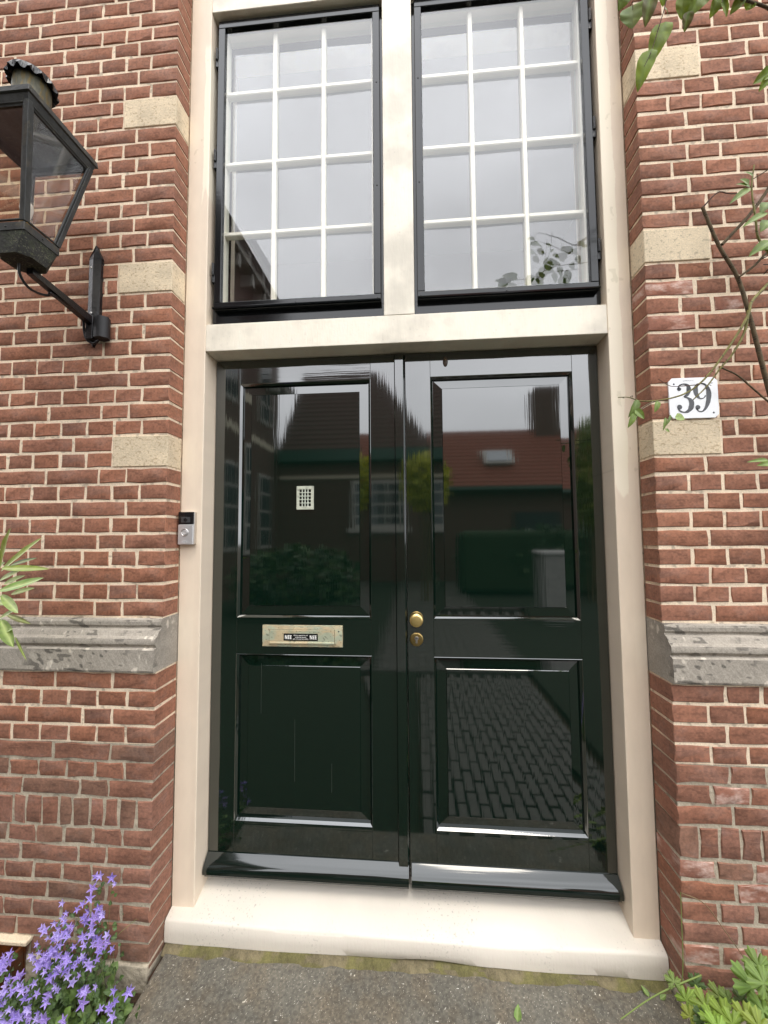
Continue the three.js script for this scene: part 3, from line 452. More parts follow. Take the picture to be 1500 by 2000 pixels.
const D_rose = [[[[1.261,1.539,0.07],[1.23,1.769,0.07],[1.195,1.945,0.07],[1.155,2.197,0.065],[1.131,2.324,0.06],[1.081,2.431,0.06],[1.035,2.572,0.06]],0.0085,0.005],[[[1.086,2.434,0.065],[1.188,2.544,0.065],[1.258,2.646,0.065],[1.348,2.823,0.065]],0.005,0.0055],[[[1.035,2.572,0.06],[1.091,2.623,0.06],[1.119,2.615,0.06],[1.156,2.612,0.06]],0.0025,0.0015],[[[1.128,2.316,0.07],[1.176,2.35,0.07],[1.231,2.402,0.07],[1.318,2.428,0.07]],0.0035,0.004],[[[1.241,2.309,0.06],[1.199,2.27,0.07],[1.148,2.217,0.085],[1.136,2.184,0.09],[1.11,2.134,0.09],[1.028,2.01,0.08],[0.987,1.963,0.075],[0.941,1.931,0.075],[0.874,1.911,0.08],[0.789,1.905,0.09],[0.749,1.915,0.1],[0.716,1.916,0.1]],0.0052,0.0015],[[[1.135,2.191,0.09],[1.125,2.128,0.085],[1.082,2.047,0.08],[1.052,2.011,0.075],[1.009,1.952,0.07],[0.972,1.913,0.06]],0.0045,0.0018],[[[1.058,2.013,0.07],[1.105,1.986,0.07],[1.146,1.944,0.07],[1.2,1.889,0.07],[1.279,1.817,0.07]],0.0026,0.003],[[[1.181,2.682,0.09],[1.169,2.607,0.09],[1.175,2.492,0.09],[1.179,2.431,0.09],[1.212,2.372,0.09]],0.002,0.004],[[[0.98,1.956,0.08],[0.923,1.953,0.08],[0.892,1.954,0.08],[0.853,1.98,0.08]],0.0016,0.0008],[[[0.834,1.9,0.1],[0.806,1.889,0.1],[0.779,1.869,0.1]],0.0014,0.0008],[[[1.173,2.633,0.09],[1.206,2.652,0.09],[1.238,2.672,0.09]],0.0015,0.002]];
const D_roseLeaves = [[[0.777,1.907,0.1],[0.754,1.851,0.11],0.0273],[[0.766,1.874,0.1],[0.794,1.845,0.11],0.0239],[[0.766,1.864,0.1],[0.746,1.818,0.11],0.0205],[[0.838,1.9,0.1],[0.828,1.865,0.11],0.0188],[[0.893,1.848,0.09],[0.921,1.844,0.1],0.0292],[[0.859,1.846,0.1],[0.851,1.805,0.11],0.0102],[[0.875,1.854,0.1],[0.861,1.818,0.11],0.0102],[[0.857,1.808,0.1],[0.863,1.798,0.11],0.0085],[[1.157,2.594,0.1],[1.095,2.562,0.11],0.0239],[[1.152,2.608,0.1],[1.129,2.627,0.11],0.0188],[[1.166,2.633,0.1],[1.143,2.652,0.11],0.0153],[[1.156,2.599,0.1],[1.118,2.616,0.11],0.0153],[[1.187,2.492,0.12],[1.114,2.467,0.13],0.0235],[[1.186,2.467,0.12],[1.161,2.435,0.13],0.0336],[[1.207,2.413,0.1],[1.143,2.379,0.11],0.0307],[[1.186,2.527,0.12],[1.164,2.494,0.13],0.0302],[[1.244,2.393,0.1],[1.156,2.395,0.11],0.0273],[[1.115,1.693,0.15],[1.061,1.694,0.16],0.0131],[[1.137,1.684,0.14],[1.094,1.683,0.15],0.0198]];
const D_overLeaves = [[[0.688,2.968,0.33],[0.691,2.922,0.32],0.0536],[[0.76,2.881,0.35],[0.727,2.798,0.34],0.0415],[[0.719,2.805,0.35],[0.687,2.72,0.34],0.036],[[0.72,2.954,0.36],[0.712,2.89,0.35],0.0302],[[0.796,2.927,0.37],[0.799,2.881,0.36],0.0299],[[0.807,2.878,0.37],[0.805,2.841,0.36],0.0217],[[0.856,2.949,0.36],[0.825,2.904,0.35],0.0466],[[0.917,2.964,0.34],[0.899,2.917,0.33],0.0279],[[0.916,2.941,0.34],[0.942,2.912,0.33],0.0168],[[0.972,2.946,0.34],[0.949,2.918,0.33],0.0224],[[1.003,2.942,0.33],[0.994,2.932,0.32],0.0282],[[1.077,2.769,0.3],[1.032,2.755,0.29],0.029],[[1.069,2.755,0.3],[1.042,2.728,0.29],0.0203],[[1.091,2.775,0.3],[1.052,2.784,0.29],0.0261],[[0.758,2.921,0.35],[0.779,2.924,0.34],0.0097],[[0.669,3.002,0.34],[0.654,2.965,0.33],0.0307],[[0.759,2.977,0.36],[0.757,2.937,0.35],0.0247]];
const D_overStems = [[[[1.144,2.878,0.3],[1.05,2.929,0.32],[0.969,2.937,0.34],[0.889,2.953,0.36],[0.8,3.002,0.36],[0.76,3.015,0.36]],0.0045,0.0025],[[[0.774,3.029,0.35],[0.763,2.938,0.35],[0.743,2.871,0.35],[0.716,2.791,0.35],[0.698,2.755,0.35]],0.0016,0.0008],[[[0.8,3.002,0.36],[0.699,3.023,0.35],[0.682,2.962,0.34],[0.687,2.952,0.33]],0.0014,0.0008],[[[1.189,2.765,0.3],[1.11,2.766,0.3],[1.07,2.762,0.3]],0.003,0.0015],[[[0.889,2.953,0.36],[0.856,2.949,0.36]],0.0014,0.001],[[[0.897,2.967,0.35],[0.911,2.935,0.35],[0.908,2.92,0.35]],0.0014,0.001]];
const D_sprig = [[[0.933,3.018,0.5],[0.88,3.057,0.5],0.0389],[[0.837,2.981,0.5],[0.809,2.939,0.5],0.0612],[[0.903,2.918,0.5],[0.894,2.832,0.5],0.0501],[[0.767,2.912,0.5],[0.738,2.87,0.5],0.0501],[[0.712,2.901,0.5],[0.683,2.845,0.5],0.0445],[[0.629,2.877,0.5],[0.561,2.925,0.5],0.0668],[[0.574,2.88,0.5],[0.532,2.839,0.5],0.0556],[[0.601,2.864,0.5],[0.519,2.898,0.5],0.0445],[[0.946,2.988,0.5],[0.971,2.958,0.5],0.0389],[[0.849,2.936,0.5],[0.875,2.891,0.5],0.0445]];
const D_sprigStem = [[1.412,3.044,0.5],[1.012,2.955,0.5],[0.822,2.938,0.5],[0.712,2.887,0.5],[0.56,2.872,0.5]];
const D_geranium = [[0.823,0.121,0.12,0.0218,0],[0.978,0.213,0.16,0.0325,1],[0.803,0.149,0.1,0.0163,1],[0.864,0.129,0.14,0.0244,0],[0.929,0.117,0.1,0.0207,1],[0.886,0.15,0.18,0.025,0],[1.019,0.237,0.13,0.0246,1],[0.972,0.193,0.2,0.0219,1],[0.912,0.19,0.22,0.0229,0],[0.877,0.129,0.08,0.0165,2],[1.002,0.094,0.08,0.0165,2],[0.842,0.158,0.2,0.0205,0],[0.976,0.264,0.2,0.026,1],[0.878,0.176,0.22,0.0202,0],[0.807,0.121,0.16,0.0169,0],[0.832,0.136,0.18,0.0181,2],[1.03,0.099,0.1,0.0177,2],[0.933,0.14,0.13,0.0159,1],[1.045,0.21,0.12,0.0204,1],[1.014,0.219,0.18,0.0278,1],[1.005,0.184,0.2,0.0273,0],[0.929,0.193,0.24,0.0238,0],[0.831,0.178,0.24,0.0212,0]];
const D_grass = [[[0.843,0.051,0.06],[0.854,0.168,0.06],[0.859,0.282,0.055],[0.863,0.364,0.05]],[[0.866,0.361,0.05],[0.93,0.335,0.05],[0.972,0.279,0.06],[1.022,0.2,0.08],[1.034,0.151,0.1]],[[0.887,0.165,0.09],[0.808,0.141,0.1],[0.729,0.11,0.11],[0.634,0.068,0.13]]];

// ---------------------------------------------------------------- wall lantern
{
  const LX = -1.185, LZ = 0.29, t = thing('wall_lantern', 'black iron wall lantern with four glass sides on a bracket', 'lantern', [LX, 0, 0]);
  const bolt = (x, y, z, m, par) => mesh('bolt', lathe([[0, 0.003], [0.003, 0.0026], [0.0045, 0]], 10).rotateX(Math.PI / 2).translate(x, y, z), m, par);
  // ridged wall plate, pointed at both ends
  const W = 0.025, ys = [2.215, 2.262, 2.565, 2.625], P = [[0, ys[0]], [W * 0.95, ys[1]], [W, ys[2]], [W * 1.12, ys[2] + 0.002], [0, ys[3]]], q = [];
  for (const s of [1, -1]) for (let i = 0; i + 1 < P.length; i++) {
    const [a, ya] = P[i], [b, yb] = P[i + 1], za = i === 0 ? 0.006 : 0.022, zb = i + 2 === P.length ? 0.006 : 0.022, c = (a0, ya0, z0) => [s * a0, ya0, z0];
    const f = [[0, ya, za], c(a, ya, 0.012), c(b, yb, 0.012), [0, yb, zb]], e = [c(a, ya, 0.012), c(a, ya, -0.004), c(b, yb, -0.004), c(b, yb, 0.012)];
    q.push(s > 0 ? f : f.reverse(), s > 0 ? e : e.reverse());
  }
  const plate = mesh('wall_plate', quads(q, 0.2), M.ironBlack, t);
  bolt(-0.012, 2.53, 0.0175, M.steel, plate); bolt(-0.010, 2.275, 0.0175, M.steel, plate); bolt(-0.002, 2.345, 0.021, M.steel, plate);
  // bracket arm: angle iron running straight out, with a short strut under the plate
  mesh('arm', merge([quads([[[-0.013, 2.322, 0.01], [0.013, 2.322, 0.01], [0.011, 2.352, 0.27], [-0.011, 2.352, 0.27]], [[-0.013, 2.322, 0.01], [-0.011, 2.352, 0.27], [-0.011, 2.333, 0.27], [-0.013, 2.292, 0.01]], [[0.013, 2.322, 0.01], [0.013, 2.292, 0.01], [0.011, 2.333, 0.27], [0.011, 2.352, 0.27]], [[-0.013, 2.292, 0.01], [-0.011, 2.333, 0.27], [0.011, 2.333, 0.27], [0.013, 2.292, 0.01]], [[-0.011, 2.333, 0.27], [-0.011, 2.352, 0.27], [0.011, 2.352, 0.27], [0.011, 2.333, 0.27]]], 0.2), box(-0.015, 0.015, 2.235, 2.33, 0.014, 0.032, 0.003), box(-0.006, 0.006, 2.31, 2.318, 0.03, 0.2, 0.002)]), M.ironBlack, t);
  mesh('cable', tube([[-0.006, 2.348, 0.30], [-0.012, 2.318, 0.29], [-0.016, 2.296, 0.255], [-0.012, 2.305, 0.2], [-0.004, 2.325, 0.17], [0, 2.318, 0.1], [-0.008, 2.3, 0.05], [-0.02, 2.27, 0.03], [-0.016, 2.24, 0.022], [0.012, 2.222, 0.022], [0.04, 2.228, 0.03]], 0.0042, 0.0042, 8), M.ironBlack, t);
  const jb = mesh('junction_box', new THREE.CylinderGeometry(0.03, 0.03, 0.082, 6).rotateY(0.35).scale(0.95, 1, 0.85).translate(0.05, 2.277, 0.026), M.blackMatt, t);
  // base: rim, then a faceted tray
  const ring = (w0, y0, w1, y1, z = LZ, c0 = 0, c1 = 0) => {             // square ring with chamfered corners
    const pt = (w, c, y) => { const h = w / 2, k = h - c; return [[h, y, z + k], [h, y, z - k], [k, y, z - h], [-k, y, z - h], [-h, y, z - k], [-h, y, z + k], [-k, y, z + h], [k, y, z + h]]; };
    const A = pt(w0, c0, y0), B = pt(w1, c1, y1), o = []; for (let i = 0; i < 8; i++) { const j = (i + 1) % 8; o.push([A[i], A[j], B[j], B[i]]); } return o;
  };
  const cap = (w, c, y, up) => { const h = w / 2, k = h - c, P2 = [[h, y, LZ + k], [h, y, LZ - k], [k, y, LZ - h], [-k, y, LZ - h], [-h, y, LZ - k], [-h, y, LZ + k], [-k, y, LZ + h], [k, y, LZ + h]]; const o = []; for (let i = 1; i < 7; i++) o.push(up ? [P2[0], P2[i], P2[i + 1]] : [P2[0], P2[i + 1], P2[i]]); return o; };
  const base = mesh('base_rim', quads([...ring(0.122, 2.418, 0.122, 2.443, LZ, 0.001, 0.001), ...ring(0.122, 2.443, 0.112, 2.447, LZ, 0.001, 0.001), ...cap(0.112, 0.001, 2.447, true), ...cap(0.122, 0.001, 2.418, false)], 0.2), M.iron, t);
  mesh('tray', quads([...ring(0.104, 2.353, 0.1175, 2.4178, LZ, 0.026, 0.004), ...cap(0.104, 0.026, 2.353, false)], 0.2), M.lichen, base);
  for (const [x, z] of [[0.0612, LZ], [0, LZ + 0.0612]]) mesh('bolt', new THREE.SphereGeometry(0.0032, 8, 6).translate(x, 2.43, z), M.iron, base);
  // corner bars, glazing beads and panes
  const hb = 0.0555, ht = 0.1125, yb = 2.447, yt = 2.772;
  for (const [sx, sz] of [[1, 1], [1, -1], [-1, 1], [-1, -1]]) { const a = V([sx * hb, yb, LZ + sz * hb]), b = V([sx * ht, yt, LZ + sz * ht]), d = b.clone().sub(a), g = new RoundedBoxGeometry(0.015, d.length(), 0.015, 1, 0.002); g.applyQuaternion(new THREE.Quaternion().setFromUnitVectors(new THREE.Vector3(0, 1, 0), d.clone().normalize())); g.translate(...a.add(b).multiplyScalar(0.5).toArray()); mesh('corner_bar', metricUV(g), M.iron, t); }
  for (let k = 0; k < 4; k++) {
    const rot = (g) => g.rotateY(k * Math.PI / 2).translate(0, 0, LZ), e = 0.008, z0 = hb - 0.002, z1 = ht - 0.002;
    mesh('glass_pane', metricUV(rot(quads([[[-hb + e, yb, z0], [hb - e, yb, z0], [ht - e, yt, z1], [-ht + e, yt, z1]]], 0))), M.lampGlass, t);
    const bead = [tube([[-hb + 0.011, yb + 0.004, z0 + 0.004], [-ht + 0.011, yt - 0.004, z1 + 0.004]], 0.0034, 0.0034, 6, 1), tube([[hb - 0.011, yb + 0.004, z0 + 0.004], [ht - 0.011, yt - 0.004, z1 + 0.004]], 0.0034, 0.0034, 6, 1), tube([[-hb + 0.01, yb + 0.005, z0 + 0.004], [hb - 0.01, yb + 0.005, z0 + 0.004]], 0.0034, 0.0034, 6, 1), tube([[-ht + 0.01, yt - 0.006, z1 + 0.004], [ht - 0.01, yt - 0.006, z1 + 0.004]], 0.0034, 0.0034, 6, 1)];
    mesh('glazing_bead', rot(merge(bead)), M.iron, t);
  }
  // hood
  const hood = mesh('hood', quads([...ring(0.224, 2.758, 0.238, 2.772, LZ, 0.001, 0.001), ...ring(0.238, 2.772, 0.246, 2.786, LZ, 0.001, 0.001), ...ring(0.246, 2.786, 0.258, 2.788, LZ, 0.001, 0.001), ...ring(0.258, 2.788, 0.254, 2.806, LZ, 0.001, 0.001), ...ring(0.254, 2.806, 0.118, 2.868, LZ, 0.001, 0.01), ...cap(0.118, 0.01, 2.868, true)], 0.2), M.iron, t);
  mesh('hood_lining', quads([...cap(0.21, 0.001, 2.79, false)], 0), M.iron, hood);
  const ch = mesh('chimney', lathe([[0.054, 2.855], [0.052, 2.87], [0.05, 2.965], [0, 2.967]], 28).translate(0, 0, LZ), M.zinc, t);
  // crimped cap: a disc whose hanging rim is cut into waves
  const n = 72, cq = [], pr = (i, r, y) => { const a = i / n * Math.PI * 2; return [r * Math.cos(a), y, LZ - r * Math.sin(a)]; };
  for (let i = 0; i < n; i++) { const w = (k) => { const f = Math.cos(k / n * Math.PI * 2 * 14); return [0.066 + 0.004 * f, 2.956 + 0.01 * Math.max(0, f)]; }; const [r0, y0] = w(i), [r1, y1] = w(i + 1); cq.push([pr(i, r0, y0), pr(i + 1, r1, y1), pr(i + 1, 0.061, 2.981), pr(i, 0.061, 2.981)], [pr(i, 0.061, 2.981), pr(i + 1, 0.061, 2.981), pr(i + 1, 0.0, 2.997), pr(i, 0, 2.997)], [pr(i + 1, r1, y1), pr(i, r0, y0), pr(i, 0.051, 2.967), pr(i + 1, 0.051, 2.967)]); }
  mesh('cap', quads(cq, 0.5), M.ironBlack, ch);
  const lh = mesh('lamp_holder', lathe([[0, 2.5], [0.016, 2.5], [0.016, 2.455], [0.02, 2.447]], 20).translate(0, 0, LZ), M.brassDull, t);
  mesh('bulb', lathe([[0, 2.565], [0.01, 2.562], [0.017, 2.55], [0.018, 2.535], [0.014, 2.515], [0.011, 2.505], [0.011, 2.498]], 24).translate(-0.0, 0, LZ), phys([.85, .85, .84], 0.25, {}), lh);
}

// ---------------------------------------------------------------- doorbell and number plate
{
  const t = thing('doorbell', 'grey and black video doorbell on the left frame post', 'doorbell', [-0.8355, 1.509, ZF]);
  mesh('housing', box(-0.0305, 0.0305, -0.0635, 0.0635, -0.001, 0.019, 0.003), M.steel, t);
  mesh('face_plate', box(-0.0312, 0.0312, -0.0638, 0.0145, 0.0185, 0.0275, 0.003), M.silver, t);
  const cm = mesh('camera_panel', box(-0.031, 0.031, 0.015, 0.0636, 0.0185, 0.0265, 0.0025), M.blackGloss, t);
  mesh('lens_window', box(-0.018, 0.018, 0.022, 0.044, 0.0262, 0.0275, 0.0006), phys([.05, .05, .052], 0.25, {}), cm);
  mesh('lens', lathe([[0, 0.0012], [0.0045, 0.001], [0.0068, 0.0024], [0.0074, 0]], 28).rotateX(Math.PI / 2).translate(0, 0.033, 0.0274), M.blackGloss, cm);
  const b = mesh('button_ring', lathe([[0.0118, 0.0006], [0.0126, 0.0024], [0.0142, 0.0024], [0.0152, 0]], 40).rotateX(Math.PI / 2).translate(-0.0022, -0.0165, 0.0272), M.steel, t);
  mesh('button', lathe([[0, 0.001], [0.0066, 0.001], [0.0072, 0.0018], [0.008, 0.0018], [0.0088, 0.001], [0.0118, 0.0008]], 36).rotateX(Math.PI / 2).translate(-0.0022, -0.0165, 0.0272), M.silver, b);
  const c = document.createElement('canvas'); c.width = 256; c.height = 128; const x = c.getContext('2d'); x.fillStyle = '#c9c9c9'; x.fillRect(0, 0, 256, 128); x.fillStyle = '#8f8f8f'; x.font = 'bold 92px sans-serif'; x.textAlign = 'center'; x.textBaseline = 'middle'; x.fillText('ring', 128, 58);
  const tx = new THREE.CanvasTexture(c); tx.colorSpace = THREE.SRGBColorSpace;
  mesh('lettering', new THREE.PlaneGeometry(0.018, 0.009).translate(-0.003, -0.0525, 0.0278), phys([1, 1, 1], 0.4, { map: tx, metalness: 0.2 }), t);
}
{
  // number plate: enamel with cut corners and the painted number 39
  const t = thing('number_plate', 'white enamel house number plate reading 39 with cut corners', 'number plate', [1.01, 1.937, 0.002]);
  const w = 0.0785, h = 0.0695, c = 0.012, S = new THREE.Shape([[-w + c, -h], [w - c, -h], [w, -h + c], [w, h - c], [w - c, h], [-w + c, h], [-w, h - c], [-w, -h + c]].map(([x, y]) => new THREE.Vector2(x, y)));
  mesh('enamel_plate', metricUV(new THREE.ExtrudeGeometry(S, { depth: 0.0028, bevelEnabled: true, bevelThickness: 0.0014, bevelSize: 0.0012, bevelSegments: 2 })), M.enamel, t);
  // stroke of varying width swept along a curve; the width swells in the bowls as the painter's brush did
  const stroke = (pts, n = 44) => { const cv = new THREE.CatmullRomCurve3(pts.map(([x, y]) => new THREE.Vector3(x, y, 0)), false, 'centripetal'), q = []; let prev = null;
    for (let i = 0; i <= n; i++) { const u = i / n, p = cv.getPoint(u), d = cv.getTangent(u), f = u * (pts.length - 1), k = Math.min(pts.length - 2, Math.floor(f)), r = lerp(pts[k][2], pts[k + 1][2], smooth(0, 1, f - k)), a = [p.x - d.y * r, p.y + d.x * r, 0], b = [p.x + d.y * r, p.y - d.x * r, 0]; if (prev) q.push([prev[1], b, a, prev[0]]); prev = [a, b]; } return quads(q, 0); };
  const dot = (x, y, r) => new THREE.CircleGeometry(r, 24).translate(x, y, 0);
  const ink = phys([.022, .024, .028], 0.25, { clearcoat: 0.3 }), mm = 0.001, s = (l) => l.map(([x, y, r]) => [x * mm, y * mm, r * mm]);
  const three = merge([stroke(s([[-21, 24, 2], [-17, 34, 2.2], [-7, 38, 1.6], [4, 33, 4.2], [6, 22, 6], [2, 9, 4], [-7, 3, 1.2], [2, 0, 2.6], [11, -10, 6.2], [10, -25, 6.6], [2, -36, 4], [-9, -39, 1.8], [-19, -35, 2.2], [-23, -27, 2.4]])), dot(-0.0185, 0.0245, 0.0052), dot(-0.0195, -0.0245, 0.0066)].map(clean));
  const nine = merge([stroke(s([[10, 35, 1.6], [0, 38, 1.4], [-10, 33, 3.8], [-14, 20, 6.2], [-11, 6, 5], [-3, -3, 1.6], [5, -2, 1.2], [11, 5, 1.6]])), stroke(s([[0, 38, 1.4], [10, 35, 2.4], [17, 24, 5], [19, 8, 6.4], [16, -12, 5.6], [9, -29, 3.4], [0, -38, 1.8], [-9, -37, 1.6], [-14, -29, 2.4]])), dot(-0.0105, -0.0265, 0.0062)].map(clean));
  mesh('digit_three', three.scale(1.28, 1.28, 1).translate(-0.0225, 0.0005, 0.0048), ink, t); mesh('digit_nine', nine.scale(1.28, 1.28, 1).translate(0.025, 0.0005, 0.0048), ink, t);
  for (const [x, y] of [[-0.062, 0.05], [0.062, -0.053]]) mesh('screw', lathe([[0, 0.0018], [0.0026, 0.0012], [0.0034, 0]], 12).rotateX(Math.PI / 2).translate(x, y, 0.0042), std([.1, .1, .11], 0.5), t);
  // scuffed remains of small lettering along the top
  const sc = []; for (let i = 0; i < 16; i++) { const x = -0.034 + i * 0.0023 + rr(-0.0005, 0.0005); sc.push(new THREE.PlaneGeometry(rr(0.0006, 0.0016), rr(0.0008, 0.003)).rotateZ(rr(-0.8, 0.8)).translate(x, 0.0605 + rr(-0.001, 0.001), 0.0047)); }
  mesh('faint_lettering', merge(sc), std([.2, .21, .22], 0.5), t);
}

// ---------------------------------------------------------------- plants
const leafMat = (rough = 0.5) => phys([1, 1, 1], rough, { vertexColors: true, side: THREE.DoubleSide, transmission: 0.35, thickness: 0 });
const LEAF = leafMat(0.5), LEAFSOFT = leafMat(0.6), PETAL = phys([1, 1, 1], 0.7, { vertexColors: true, side: THREE.DoubleSide, transmission: 0.25, thickness: 0 });
// blade along +y, face +z: width(t) half-width 0..1, bend curls it away from the face, fold lifts the margins
function blade(L, Wd, { n = 8, width = (t) => Math.sin(Math.PI * Math.pow(t, 0.8)), bend = 0.3, fold = 0.25, col = [.12, .22, .03], rib = [.35, .45, .15], wave = 0, spots = 0 } = {}) {
  const pos = [], cl = [], idx = [], pts = []; let y = 0, z = 0;
  for (let i = 0; i <= n; i++) { const t = i / n, a = -bend * t * 1.6; if (i) { y += L / n * Math.cos(a); z += L / n * Math.sin(a); } pts.push([y, z, a]); }
  const us = [-1, -0.55, -0.06, 0.06, 0.55, 1];
  for (let i = 0; i <= n; i++) { const t = i / n, hw = Math.max(0.0001, width(t)) * Wd / 2; for (const u of us) {
    const lift = fold * Math.abs(u) * hw + wave * hw * Math.sin(t * 17 + u * 2) * Math.abs(u), [yy, zz, a] = pts[i]; pos.push(u * hw, yy - lift * Math.sin(a), zz + lift * Math.cos(a));
    const k = Math.abs(u) < 0.1 ? 1 : 0, vein = Math.abs(u) > 0.1 && Math.abs(u) < 0.9 ? 0.88 + 0.24 * ((i % 2)) : 1, j = rr(0.9, 1.1); cl.push(...col.map((c, q) => lerp(c * vein, rib[q], k * 0.75) * j)); } }
  const m = us.length; for (let i = 0; i < n; i++) for (let k = 0; k + 1 < m; k++) { const a = i * m + k; idx.push(a, a + 1, a + m, a + 1, a + m + 1, a + m); }
  const g = new THREE.BufferGeometry(); g.setIndex(idx); g.setAttribute('position', new THREE.Float32BufferAttribute(pos, 3)); g.setAttribute('color', new THREE.Float32BufferAttribute(cl, 3));
  g.setAttribute('uv', new THREE.Float32BufferAttribute(new Float32Array(pos.length / 3 * 2), 2)); g.computeVertexNormals(); return g;
}
function aim(g, base, tip, face) {
  const y = V(tip).sub(V(base)).normalize(), f = V(face), z = f.sub(y.clone().multiplyScalar(f.dot(y))).normalize(), x = y.clone().cross(z);
  return g.applyMatrix4(new THREE.Matrix4().makeBasis(x, y, z).setPosition(...base));
}
const dist = (a, b) => V(a).distanceTo(V(b));
const ovate = (t) => Math.pow(Math.sin(Math.PI * Math.pow(t, 0.62)), 0.8), lance = (t) => Math.pow(Math.sin(Math.PI * Math.pow(clamp(t * 0.97 + 0.03), 0.85)), 0.75);

{ // narrow-leaved shrub entering from the left
  const t = thing('oleander_shrub', 'shrub with long narrow bright green leaves at the left edge', 'shrub');
  mesh('stem', tube([[-1.75, -0.09, 0.3], [-1.72, 0.6, 0.28], [-1.66, 1.1, 0.24], [-1.58, 1.42, 0.22]], 0.011, 0.005), M.bark, t);
  mesh('stem', tube([[-1.7, 0.85, 0.27], [-1.6, 1.1, 0.28], [-1.48, 1.3, 0.26]], 0.006, 0.003), M.greenStem, t);
  D_oleander.forEach(([b, tp, w, c], i) => { const L = dist(b, tp) * (1 + c * 0.15), old = i === 13 || i === 10; mesh('leaf', aim(blade(L, w * 1.35, { n: 10, width: lance, bend: -(c * 0.35) + 0.03, fold: 0.3, col: i === 11 ? [.14, .22, .02] : i === 2 ? [.05, .1, .015] : i === 10 ? [.2, .2, .03] : [.2 + 0.06 * rnd(), .31 + 0.07 * rnd(), .03], rib: [.5, .6, .2], wave: 0.05 }), b, tp, [0.15 * rr(-1, 1), 0.5, 0.85]), LEAF, t); });
}
{ // bellflower
  const t = thing('bellflower', 'purple bellflower with star flowers climbing the left wall foot', 'flower');
  const hues = [[.36, .26, .69], [.43, .33, .73], [.31, .22, .63], [.5, .41, .77], [.34, .23, .61], [.4, .3, .73]], petal = (L, W, k) => blade(L, W, { n: 4, width: (s) => Math.sin(Math.PI * Math.pow(s * 0.92 + 0.08, 0.75)), bend: 0.5, fold: 0.4, col: hues[k], rib: hues[k].map((q) => q * 0.72) });
  const flower = (k) => { const g = []; for (let i = 0; i < 5; i++) { const p = petal(0.0165 + 0.0012 * (k % 3), 0.0068, k); p.rotateX(-Math.PI / 2 + 0.95 + 0.12 * (k % 4)).translate(0, 0.002, -0.0015).rotateY(i * 1.2566 + rr(-0.1, 0.1)); g.push(p); }
    const c = clean(new THREE.ConeGeometry(0.0018, 0.008, 5)); const col = []; for (let i = 0; i < c.attributes.position.count; i++) col.push(.6, .55, .8); c.setAttribute('color', new THREE.Float32BufferAttribute(col, 3)); g.push(c.translate(0, 0.006, 0));
    return merge(g.map((q) => { if (!q.attributes.uv) q.setAttribute('uv', new THREE.Float32BufferAttribute(new Float32Array(q.attributes.position.count * 2), 2)); return q; })); };
  const variants = [0, 1, 2, 3, 4, 5].map(flower), stems = [], leaves = [], up = new THREE.Vector3(0, 1, 0);
  const crowd = D_bells.concat(D_bells.slice(6).map((p) => [p[0] + rr(-0.03, 0.03), p[1] + rr(-0.03, 0.025), Math.max(0.06, p[2] + rr(-0.02, 0.03))]));
  crowd.forEach((p, i) => {
    const m = mesh('flower', variants[i % 6], PETAL, t), dir = new THREE.Vector3(rr(-0.3, 0.7), rr(0.15, 1.0), rr(0.35, 1.1)).normalize();
    m.position.set(...p); m.quaternion.setFromUnitVectors(up, dir).multiply(new THREE.Quaternion().setFromAxisAngle(up, rr(0, 6.28))); const s = rr(0.66, 1.1); m.scale.set(s, s, s);
    const root = [p[0] - 0.02 + rr(-0.05, 0.03), -0.09, clamp(p[2] * 0.8, 0.05, 0.2)], mid = [lerp(root[0], p[0], 0.5) + rr(-0.02, 0.02), lerp(root[1], p[1], 0.55), lerp(root[2], p[2], 0.6) - 0.01]; if (i % 2 === 0) stems.push(tube([root, mid, [p[0] - dir.x * 0.003, p[1] - dir.y * 0.003, p[2] - dir.z * 0.003]], 0.0012, 0.0007, 4, 4));
    for (let k = 0; k < 5; k++) { const f = rr(0.25, 0.98), b = [lerp(root[0], p[0], f) + rr(-0.02, 0.02), lerp(root[1], p[1], f) + rr(-0.03, 0.02), lerp(root[2], p[2], f) - rr(0.005, 0.03)]; b[2] = Math.max(b[2], 0.045); const L = rr(0.01, 0.022), dr = [rr(-1, 1), rr(-0.4, 0.9), rr(0, 1)]; const gg = rr(0.55, 1.2); leaves.push(aim(blade(L, L * 0.8, { n: 3, width: ovate, bend: 0.3, fold: 0.3, col: [.075 * gg, .14 * gg, .028 * gg], rib: [.12, .2, .05] }), b, [b[0] + dr[0], b[1] + dr[1], b[2] + dr[2]], [rr(-0.4, 0.4), 0.7, 0.7])); }
  });
  // broader leaves low on the right side
  for (let i = 0; i < 260; i++) { const x = rr(-1.3, -0.88), z = rr(0.08, 0.27), y = -0.07 + rr(0, 0.12) * (1 - Math.abs(x + 1.0) * 3) + 0.03, L = rr(0.018, 0.036), gg = rr(0.7, 1.5), dr = [rr(-0.6, 1), rr(-0.2, 0.8), rr(0, 1)]; leaves.push(aim(blade(L, L * 0.95, { n: 4, width: ovate, bend: 0.35, fold: 0.25, col: [.12 * gg, .2 * gg, .035 * gg], rib: [.2, .3, .08] }), [x, y, z], [x + dr[0], y + dr[1], z + dr[2]], [rr(-0.3, 0.3), 0.8, 0.6])); }
  mesh('stems', merge(stems), std([.13, .16, .05], 0.8), t); stuff(mesh('foliage', merge(leaves), LEAFSOFT, t));
  // one stray sprig with a bud in front of the corner
  mesh('stray_stem', tube([[-1.03, 0.06, 0.1], [-0.97, 0.13, 0.08], [-0.9, 0.185, 0.065]], 0.0011, 0.0006, 4), std([.2, .24, .07], 0.8), t);
}
